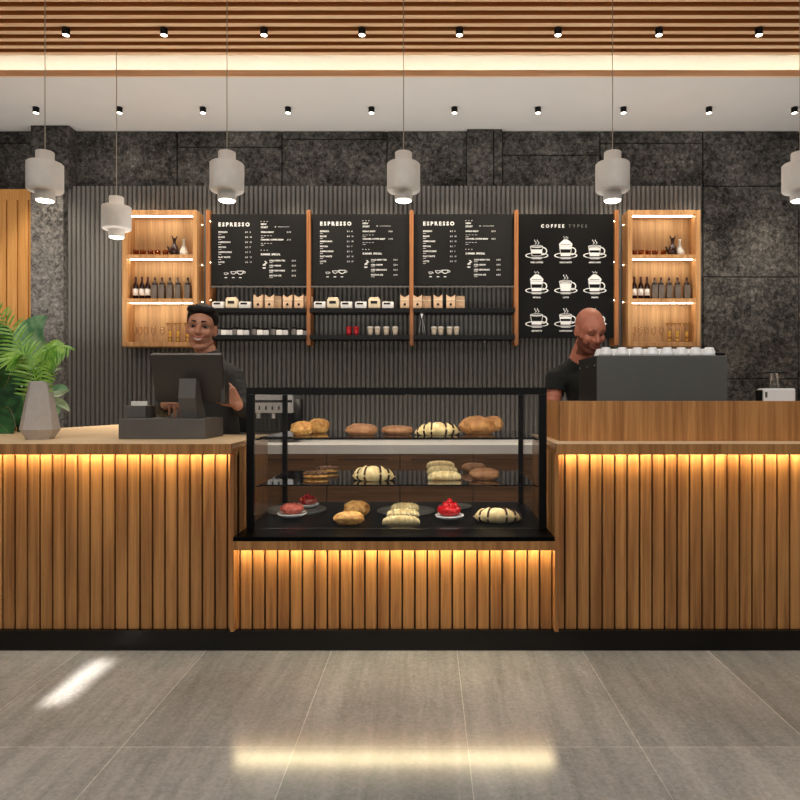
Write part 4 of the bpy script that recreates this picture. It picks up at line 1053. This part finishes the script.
cupp = thing('espresso_cup', '', 'cup', group='upturned white cups on the espresso machine')
ch = 8.6 / F * (yk + .05)
MB().lathe([(0, ch), (.018, ch), (.021, ch * .97), (.026, ch * .75), (.034, ch * .3), (.0375, 0), (.035, 0), (.031, ch * .3), (0, ch * .9)], n=32).build('cup_body', 'porcelain', cupp, local=True)
MB().tube([(.030, 0, ch * .8), (.046, 0, ch * .75), (.05, 0, ch * .5), (.046, 0, ch * .3), (.032, 0, ch * .25)], .004, 8).build('handle', 'porcelain', cupp, local=True)
cx_ = [605.8, 622.0, 637.3, 652.2, 667.2, 681.2, 695.6, 709.0]
pos = ['leftmost, beside the bald barista', 'second from the left', 'third from the left', 'fourth from the left', 'fourth from the right', 'third from the right', 'second from the right', 'rightmost']
for k, x in enumerate(cx_): place(cupp, (X(x, yk + .045), yk + .045, zk + .0002), 'upturned white cup in the front row on the espresso machine, ' + pos[k], rz=R(70))
for k in range(8):
    x = X([600.5, 614.5, 630, 645, 660, 674.5, 688.5, 702.5][k], yk + .16); place(cupp, (x, yk + .16, zk + .0002), 'upturned white cup in the back row on the espresso machine, ' + ['leftmost', 'second from the left', 'third from the left', 'fourth from the left', 'fourth from the right', 'third from the right', 'second from the right', 'rightmost'][k], rz=R(75))
yg = 3.5; xa, xb = X(763.3, yg), X(796, yg)
t = thing('coffee_grinder', 'white coffee grinder with clear hopper and dark lid behind the screen at the right', 'grinder', ((xa + xb) / 2, yg + .03, ZT))
MB().box(xa, xb, yg, yg + .07, ZT + .0004, Z(388.3, yg), .008).build('body', 'porcelain', t)
MB().box(xa + .01, xa + .022, yg - .0012, yg + .001, Z(397.5, yg), Z(392, yg), .0003).build('button_panel', 'pos', t)
MB().box(xa - .008, xa - .001, yg + .004, yg + .069, ZT + .0004, Z(390, yg), .002).build('side_cover', 'black', t)
MB().lathe([(.035, Z(388.3, yg)), (.024, Z(386, yg)), (.024, Z(373, yg)), (.0225, Z(373, yg)), (.0225, Z(388, yg))], ((xa + xb) / 2 - .01, yg + .035, 0), 32, sy=.9).build('hopper', 'clear', t)
MB().lathe([(0, Z(373, yg)), (.068, Z(373, yg)), (.070, Z(372.4, yg)), (.04, Z(371.2, yg)), (0, Z(371, yg))], ((xa + xb) / 2 - .01, yg + .035, 0), 32).build('lid', 'black', t)
# second coffee machine on the back counter
ye = 6.0; xa, xb = X(236, ye), X(300, ye); zz = [Z(441, ye), Z(433, ye), Z(413, ye), Z(392, ye)]
t = thing('coffee_machine', 'silver and black coffee machine behind the left end of the display case', 'coffee machine', ((xa + xb) / 2, ye, .8))
MB().box(xa, xb - .06, ye, ye + .38, .8004, zz[1] , .004).build('base', 'pos_d', t)
MB().box(xa, xb - .06, ye + .06, ye + .38, zz[1] + .0005, zz[2], .004).build('body', 'black', t)
MB().box(xa, xb - .06, ye - .01, ye + .38, zz[2] + .0005, zz[3], .006).build('head', 'steel', t)
MB().box(xa + .01, xb - .07, ye - .014, ye - .0105, Z(402.5, ye), Z(400, ye)).build('trim_line', 'black', t)
MB().lathe([(0, 0), (.06, 0), (.06, .38), (0, .38)], (xb - .05, ye + .10, .82), 28).build('side_column', 'black', t)
for k in range(4): MB().cyl(xa + .22 + k * .06, ye - .018, Z(410, ye), Z(406, ye), .007, 12).build('button', 'black', t)
for k in range(2): 
    x = xa + .2 + .14 * k; MB().tube([(x, ye + .03, zz[2] - .0005), (x, ye + .03, zz[2] - .05)], .02, 14).build('nozzle', 'steel', t)
# ------------------------------------------------------------------ people
def remesh(mb, vox, smooth=2):
    me = bpy.data.meshes.new('tmp'); mb.bm.to_mesh(me); mb.bm.free()
    o = bpy.data.objects.new('tmp', me); C.objects.link(o)
    md = o.modifiers.new('r', 'REMESH'); md.mode = 'VOXEL'; md.voxel_size = vox; md.use_smooth_shade = True
    if smooth:
        s_ = o.modifiers.new('s', 'SMOOTH'); s_.iterations = smooth; s_.factor = .5
    dg = bpy.context.evaluated_depsgraph_get()
    r = bpy.data.meshes.new_from_object(o.evaluated_get(dg)); bpy.data.objects.remove(o); bpy.data.meshes.remove(me)
    for p in r.polygons: p.use_smooth = True
    return r
def link_mesh(me, name, mats, parent):
    me.name = name; o = bpy.data.objects.new(name, me); C.objects.link(o); o.parent = parent
    me.materials.clear()
    for m in mats: me.materials.append(M[m])
    r = parent
    while r.parent: r = r.parent
    me.transform(Matrix.Translation(-r.location)); return o
def head_parts(mb, T, neck_to=None, k=1.15, slim=1.0):
    """T maps head space (face towards -y, unit metres) to the world"""
    def e(c, r, rot=None): 
        g = bmesh.ops.create_uvsphere(mb.bm, u_segments=28, v_segments=18, radius=1)['verts']
        for v in g:
            p = Vector((v.co.x * r[0], v.co.y * r[1], v.co.z * r[2]))
            if rot: p = rot @ p
            v.co = T @ (p + Vector(c))
    def c(a, b, ra, rb): mb.cap(T @ Vector(a), T @ Vector(b), ra * k, rb * k)
    e((0, .02, .035), (.074 * slim, .094, .084)); e((0, -.012, -.018), (.064 * slim, .074, .082)); e((0, -.03, .03), (.066 * slim, .06, .06))
    e((0, -.058, -.090), (.027, .024, .021)); c((-.048 * slim, -.0, -.062), (-.018, -.052, -.088), .019, .018); c((.048 * slim, -.0, -.062), (.018, -.052, -.088), .019, .018)
    c((0, -.082, .022), (0, -.104, -.014), .0075, .0115); e((0, -.098, -.02), (.0125, .014, .010)); e((-.012, -.09, -.02), (.008, .011, .008)); e((.012, -.09, -.02), (.008, .011, .008))
    e((-.034, -.062, -.016), (.024, .022, .024)); e((.034, -.062, -.016), (.024, .022, .024))
    c((-.036, -.074, .033), (-.012, -.083, .031), .011, .010); c((.036, -.074, .033), (.012, -.083, .031), .011, .010)
    e((0, -.076, -.052), (.03, .018, .022))
    for s_ in (-1, 1):
        e((s_ * .0745 * slim, .012, -.002), (.0075, .018, .030), Matrix.Rotation(R(-18 * s_), 3, 'Z'))
        e((s_ * .074 * slim, .008, -.022), (.008, .011, .012))
def sculpt(me, T, k, fn):
    Ti = T.inverted()
    for v in me.vertices:
        p = Ti @ v.co; q = fn(p)
        if q is not None: v.co = T @ q
def face_fn(smile=0.0):
    def f(p):
        if p.y > -.02: return None
        q = p.copy()
        for s_ in (-1, 1):
            d = ((p.x - s_ * .031) / .017) ** 2 + ((p.z - .013) / .011) ** 2
            q.y += .0105 * math.exp(-d)
            d = ((p.x - s_ * .02) / .010) ** 2 + ((p.z + .032) / .016) ** 2
            q.y += .002 * smile * math.exp(-d)
        # mouth: lips, groove
        zc = -.054 + smile * .012 * (abs(p.x) / .026) ** 2
        if abs(p.x) < .034:
            fx = max(0, 1 - (abs(p.x) / (.028 + .006 * smile)) ** 2)
            q.y -= .0045 * fx * math.exp(-((p.z - zc - .006) / .0045) ** 2)
            q.y -= .0055 * fx * math.exp(-((p.z - zc + .007) / .0055) ** 2)
            q.y += .0050 * fx * math.exp(-((p.z - zc) / .0028) ** 2)
        q.y += .004 * math.exp(-((p.x) / .02) ** 2 - ((p.z + .074) / .006) ** 2)
        return q
    return f
def hand(mb, W, palm_dir, up, side, k, curl, thumb_curl=.5, spread=.12):
    """W wrist; palm_dir towards the knuckles; up = back of the hand; side = towards the thumb"""
    d, u_, s_ = [v.normalized() for v in (Vector(palm_dir), Vector(up), Vector(side))]
    def at_(a, b, c): return W + (d * a + u_ * b + s_ * c) * k
    for a0, a1, c0, c1 in ((.005, .085, -.016, -.030), (.005, .09, -.006, -.010), (.005, .09, .006, .010), (.005, .086, .015, .028)):
        mb.cap(at_(a0, 0, c0), at_(a1, 0, c1), .0145 * k, .0125 * k)
    for j, (c0, L, cs) in enumerate(((.031, .072, 1), (.0105, .080, .3), (-.0105, .074, -.4), (-.031, .058, -1.1))):
        p = at_(.086 - abs(j - 1.2) * .003, 0, c0); ang = 0; segs = (.44, .31, .25); r = .0092 - (.0012 if j == 3 else 0)
        base_s = s_ * spread * cs
        for q, sg_ in enumerate(segs):
            ang += curl[j] * (1.0, 1.1, .7)[q]
            dd = (d * math.cos(ang) - u_ * math.sin(ang) + base_s * math.cos(ang)).normalized()
            n_ = p + dd * L * sg_ * k
            mb.cap(p, n_, r * k, (r - .0007) * k); p = n_; r -= .0007
    p = at_(.022, -.004, .026); ang = 0
    for L, r in ((.038, .0125), (.030, .0105), (.024, .0092)):
        dd = (d * (.62 + ang * .2) + s_ * (.72 - ang * .75) - u_ * (.30 + ang * .2)).normalized(); n_ = p + dd * L * k; mb.cap(p, n_, r * k, (r - .001) * k); p = n_; ang += thumb_curl
def figure(cfg):
    k = cfg['k']; root = thing('person', cfg['label'], 'person', cfg['loc'])
    T = cfg['T']; J = {a: Vector(b) for a, b in cfg['J'].items()}
    body = MB(); head_parts(body, T, k=k, slim=cfg.get('slim', 1))
    nb, nt = J['neck'], T @ Vector((0, .022, -.055))
    body.cap(nb, nt, .060 * k, .052 * k)
    def torso(mb, g, full=True):
        pel, che, ne = J['pelvis'], J['chest'], J['neck']
        for i in range(15):
            t_ = i / 14; c = pel.lerp(che, t_); w_ = .155 - .02 * math.sin(PI * t_) + .02 * t_; dd = .105 + .012 * math.sin(PI * t_)
            mb.ell(c, (w_ * cfg['wd'] + g, dd * cfg['wd'] + g, .08 + g), n=10)
        mb.ell(che + Vector((0, .0, .02)), (.178 * cfg['wd'] + g, .118 * cfg['wd'] + g, .13 + g), n=12)
        for s_ in ('l', 'r'):
            mb.cap(ne + Vector((0, .005, -.02)), J['sh_' + s_] + (ne - J['sh_' + s_]) * .12, .058 * k * cfg.get('nk', 1) + g, .052 * k + g)
            mb.cap(che + Vector((0, 0, .05)), J['sh_' + s_], .085 * cfg['wd'] + g, .058 * k + g)
            if g <= .0: pass
    torso(body, -.012)
    for s_ in ('l', 'r'):
        body.cap(J['sh_' + s_], J['el_' + s_], .050 * k, .038 * k); body.cap(J['el_' + s_], J['wr_' + s_], .040 * k, .027 * k)
        h = cfg['hand_' + s_]; hand(body, J['wr_' + s_], h[0], h[1], h[2], k, h[3], *h[4:])
        hip = J['pelvis'] + Vector((-.09 if s_ == 'l' else .09, 0, -.02)); kn = Vector((hip.x * 1.0, hip.y - .02, .50)); an = Vector((hip.x, hip.y + .03, .09))
        body.cap(hip, kn, .082, .055); body.cap(kn, an, .058, .038); body.cap(an + Vector((0, 0, -.02)), an + Vector((0, -.15, -.045)), .035, .028)
    me = remesh(body, .0046, 2)
    sculpt(me, T, k, face_fn(cfg.get('smile', 0)))
    sm_ = cfg.get('smile', 0)
    bo = link_mesh(me, 'body', [cfg['skin'], 'lip' if sm_ else 'lip2', 'beard'], root)
    Ti = (Matrix.Translation(-Vector(cfg['loc'])) @ T).inverted()
    sm = cfg.get('smile', 0)
    for p in me.polygons:
        q = Ti @ p.center
        if q.y < -.05 and abs(q.x) < .031 + .004 * sm:
            zc = -.054 + sm * .012 * (abs(q.x) / .026) ** 2; fx = max(0, 1 - (q.x / (.030 + .005 * sm)) ** 2) ** .5
            if zc - .0125 * fx < q.z < zc + .0105 * fx: p.material_index = 1
        if cfg.get('beard') and p.material_index == 0 and -.13 < q.z < -.022 - .012 * max(0, 1 - abs(q.x) / .02) and q.y < .01 and abs(q.x) < .09:
            if q.z < -.036 or abs(q.x) > .04: 
                if not (abs(q.x) > .035 and q.z > -.045 and q.y < -.045): p.material_index = 2
    # eyes and brows
    for s_ in (-1, 1):
        if cfg.get('eyes', 1):
            m = MB(); m.ell((0, 0, 0), (.0122, .0122, .0078), n=12)
            for v in m.bm.verts: v.co = T @ (v.co + Vector((s_ * .031, -.0665, .0125)))
            e_ = m.build('eye', 'eyew', root)
            m = MB(); m.ell((0, 0, 0), (.0066, .003, .0064), n=10)
            for v in m.bm.verts: v.co = T @ (v.co + Vector((s_ * .031, -.0780, .0120)))
            m.build('iris', 'eyed', e_)
        m = MB(); pts = [T @ Vector((s_ * (.017 + .0048 * j), -.0815 + .0011 * j * j * .6, .0135 + .0072 * math.sin(PI * j / 6) * cfg.get('lid', .6) - (0 if cfg.get('eyes', 1) else .004))) for j in range(7)]
        m.tube(pts, .0020 * k, 6).build('eyelid', 'brow', root)
        m = MB(); pts = [T @ Vector((s_ * (.012 + .0058 * j), -.0925 + .0010 * j * j * .75, .034 + .006 * math.sin(PI * (j + 1) / 8))) for j in range(7)]
        m.tube(pts, [cfg.get('brow_r', .0034) * k * a for a in (1, 1.3, 1.3, 1.2, 1.0, .8, .4)], 6).build('eyebrow', cfg.get('browm', 'brow'), root)
    if sm:
        m = MB(); n = 12; vs = []
        for j in range(n + 1):
            x_ = -.021 + .042 * j / n; zc = -.0535 + sm * .012 * (abs(x_) / .026) ** 2; hh = .0030 * max(0.05, 1 - (x_ / .025) ** 2)
            yy_ = -.0965 + .012 * (x_ / .026) ** 2
            vs += [(x_, yy_, zc + hh), (x_, yy_, zc - hh), (x_, yy_ + .008, zc - hh), (x_, yy_ + .008, zc + hh)]
        fs = []
        for j in range(n):
            a, b = 4 * j, 4 * j + 4; fs += [(a, b, b + 1, a + 1), (a + 3, a + 2, b + 2, b + 3), (a, a + 3, b + 3, b), (a + 1, b + 1, b + 2, a + 2)]
        fs += [(0, 1, 2, 3), (4 * n, 4 * n + 3, 4 * n + 2, 4 * n + 1)]
        m.verts_faces([tuple(T @ Vector(v)) for v in vs], fs); m.build('teeth', 'teeth', root)
    # clothes
    top = MB(); torso(top, .004)
    for s_ in ('l', 'r'):
        top.cap(J['sh_' + s_], J['el_' + s_], .062 * k, .052 * k)
        if cfg['sleeve'] == 'long': top.cap(J['el_' + s_], J['wr_' + s_].lerp(J['el_' + s_], .12), .052 * k, .037 * k)
    hm = J['pelvis'] + Vector((0, 0, -.06))
    top.ell(hm, (.172 * cfg['wd'], .125 * cfg['wd'], .07), n=10)
    me = remesh(top, .008, 3)
    bm = bmesh.new(); bm.from_mesh(me)
    kill = []
    nd = (nt - nb).normalized()
    for v in bm.verts:
        r = v.co - nb
        if (r.dot(nd) > cfg['neckline'] and (r - nd * r.dot(nd)).length < .14) : kill.append(v)
        elif cfg['sleeve'] == 'short':
            for s_ in ('l', 'r'):
                a, b = J['sh_' + s_], J['el_' + s_]; t_ = (v.co - a).dot(b - a) / (b - a).length_squared
                if t_ > .40 and (v.co - a - (b - a) * t_).length < .09 and v.co.z < a.z and (v.co.x < a.x + .04 if s_ == 'l' else v.co.x > a.x - .04): kill.append(v)
        if v.co.z < J['pelvis'].z - .10: kill.append(v)
    # neck opening follows a ring round the neck
    bmesh.ops.delete(bm, geom=list(set(kill)), context='VERTS'); 
    # thickness at the hems
    bm.to_mesh(me); bm.free()
    so = link_mesh(me, cfg['topname'], [cfg['topm']], root)
    sd = so.modifiers.new('thickness', 'SOLIDIFY'); sd.thickness = .004; sd.offset = -1
    leg = MB()
    for s_ in (-1, 1):
        hip = J['pelvis'] + Vector((s_ * .09, 0, -.02)); kn = Vector((hip.x, hip.y - .02, .50)); an = Vector((hip.x, hip.y + .03, .09))
        leg.cap(hip, kn, .095, .07); leg.cap(kn, an, .07, .058)
    leg.ell(J['pelvis'] + Vector((0, 0, -.02)), (.165 * cfg['wd'], .118 * cfg['wd'], .1))
    link_mesh(remesh(leg, .012, 2), 'trousers', ['trouser'], root)
    for s_ in (-1, 1):
        hip = J['pelvis'] + Vector((s_ * .09, 0, 0)); x_, y_ = hip.x, hip.y
        m = MB(); m.ell((x_, y_ - .045, .045), (.05, .14, .045)); 
        for v in m.bm.verts: v.co.z = max(v.co.z, .001)
        m.build('shoe', 'shoe', root)
    return root, J, T
def HT(cx, cy, cz, k, yaw, pitch, roll):
    return Matrix.Translation((cx, cy, cz)) @ Euler((R(pitch), R(roll), R(yaw)), 'XYZ').to_matrix().to_4x4() @ Matrix.Scale(k, 4)
# the cashier
yA = 3.93; kA = 1.15
hx, hz = X(202.5, yA), Z(329.5, yA)
TA = HT(hx, yA - .02, hz, kA, 10, 5, 4)
nbA = Vector((hx + .025, yA + .03, Z(358, yA)))
cfgA = dict(k=kA, label='smiling dark haired cashier in a charcoal collared shirt behind the till screen', loc=(hx + .02, yA + .02, 0), T=TA, skin='skin1', smile=1, slim=.94, topname='shirt', topm='shirt', sleeve='long', wd=1.14, neckline=.030, lid=.5,
    J=dict(pelvis=(hx + .04, yA + .04, .98), chest=(hx + .035, yA + .03, 1.30), neck=nbA, sh_l=(hx - .195, yA + .03, Z(376, yA)), sh_r=(X(236, yA) - .03, yA + .03, Z(377, yA)),
        el_l=(X(160, 3.85), 3.90, Z(408, 3.85)), wr_l=(X(168, 3.72), 3.69, Z(408, 3.72) + .02), el_r=(X(245, 3.9), 3.87, Z(409, 3.9)), wr_r=(X(238.5, 3.68), 3.67, Z(405.5, 3.68))),
    hand_l=((.5, -.45, -.02), (.1, 0, 1), (.45, .6, 0), (.4, .45, .5, .55)),
    hand_r=((-.35, -.25, .55), (.55, -.75, -.1), (-.75, -.2, -.45), (.45, .4, .45, .5)))
rA, JA, _ = figure(cfgA)
# hair
m = MB()
def he(c, r, rot=None):
    g = bmesh.ops.create_uvsphere(m.bm, u_segments=28, v_segments=18, radius=1)['verts']
    for v in g: v.co = TA @ (Vector((v.co.x * r[0], v.co.y * r[1], v.co.z * r[2])) + Vector(c))
he((0, .034, .052), (.080, .094, .084)); he((0, -.028, .100), (.058, .045, .030)); he((-.03, -.04, .098), (.040, .035, .026)); he((.035, -.035, .098), (.040, .036, .026)); he((0, .05, .0), (.078, .070, .075))
me = remesh(m, .005, 2)
TiA = TA.inverted()
for v in me.vertices:
    p = TiA @ v.co
    hl = .068 + .004 * math.cos(p.x * 60)
    lim = hl if p.y < -.045 else (hl - (p.y + .045) / .045 * (hl + .005) if p.y < 0 else -.2)
    if p.z < lim: v.co = TA @ (Vector((p.x * .80, p.y * .80 + .006, p.z if p.z > .0 else p.z)))
    else:
        n_ = noise.noise(Vector((p.x * 40, p.y * 12, p.z * 30))); v.co = v.co + (v.co - TA @ Vector((0, .02, .03))).normalized() * n_ * .003
link_mesh(me, 'hair', ['hair'], rA)
# collar
nd = (TA @ Vector((0, .022, -.055)) - nbA).normalized()
m = MB(); q = nd.to_track_quat('Z', 'Y').to_matrix()
for r0, r1, z0_, z1_ in ((.080, .071, -.03, .034),):
    prof = [(r0 + .012, z0_), (r1 * kA * .93, z1_), (r1 * kA * .93 - .006, z1_), (r0 + .004, z0_)]
    vs = []; fs = []; n = 40
    for a_, (r_, z_) in enumerate(prof):
        for j in range(n + 1):
            a = R(-90 + 9) + (2 * PI - R(18)) * j / n; dip = -.016 * max(0, math.cos(a + PI / 2)) ** 3 if a_ in (1, 2) else 0
            vs.append(tuple(nbA + q @ Vector((r_ * math.cos(a), r_ * math.sin(a) * .92, z_ + dip))))
    for a_ in range(4):
        b_ = (a_ + 1) % 4
        for j in range(n): fs.append((a_ * (n + 1) + j, a_ * (n + 1) + j + 1, b_ * (n + 1) + j + 1, b_ * (n + 1) + j))
    fs += [(0, n + 1, 2 * n + 2, 3 * n + 3), (n, 4 * n + 3, 3 * n + 2, 2 * n + 1)]
    m.verts_faces(vs, fs, 0, True)
m.build('collar', 'shirt', rA)
for j in range(3):
    c = JA['chest'].lerp(nbA, .75 - .3 * j); MB().ell((c.x + .004, c.y - .158 + .012 * (2 - j), c.z), (.006, .003, .006), n=8).build('button', 'black', rA)
# the barista
yB_ = 3.98; kB = 1.13
hx, hz = X(590.0, yB_ - .1), Z(331.5, yB_ - .1)
TB = HT(hx, yB_ - .1, hz, kB, 12, 26, -2)
nbB = Vector((X(580.5, yB_), yB_ + .03, Z(360, yB_)))
cfgB = dict(k=kB, label='bald bearded barista in a black t-shirt looking down beside the espresso machine', loc=(nbB.x + .03, yB_ + .02, 0), T=TB, skin='skin2', smile=0, topname='tshirt', topm='tee', sleeve='short', wd=1.0, neckline=.012, eyes=0, lid=-.3, beard=1, brow_r=.0026, browm='beard', slim=.96,
    J=dict(pelvis=(nbB.x + .10, yB_ + .09, .98), chest=(nbB.x + .085, yB_ + .05, 1.29), neck=nbB, sh_l=(X(557.5, yB_), yB_ + .04, Z(378, yB_)), sh_r=(X(557.5, yB_) + .45, yB_ + .04, Z(380, yB_)),
        el_l=(X(552, yB_), yB_ + .01, Z(412, yB_)), wr_l=(X(553, 3.82), 3.80, Z(424, 3.80)), el_r=(X(557.5, yB_) + .52, yB_ - .02, 1.10), wr_r=(X(557.5, yB_) + .40, 3.84, 1.10)),
    hand_l=((.1, -.95, -.1), (0, -.1, 1), (.95, .1, 0), (.4, .45, .5, .55)), hand_r=((-.6, -.3, .1), (0, -.1, 1), (-.2, -.8, 0), (.5, .5, .5, .5)))
rB, JB, _ = figure(cfgB)
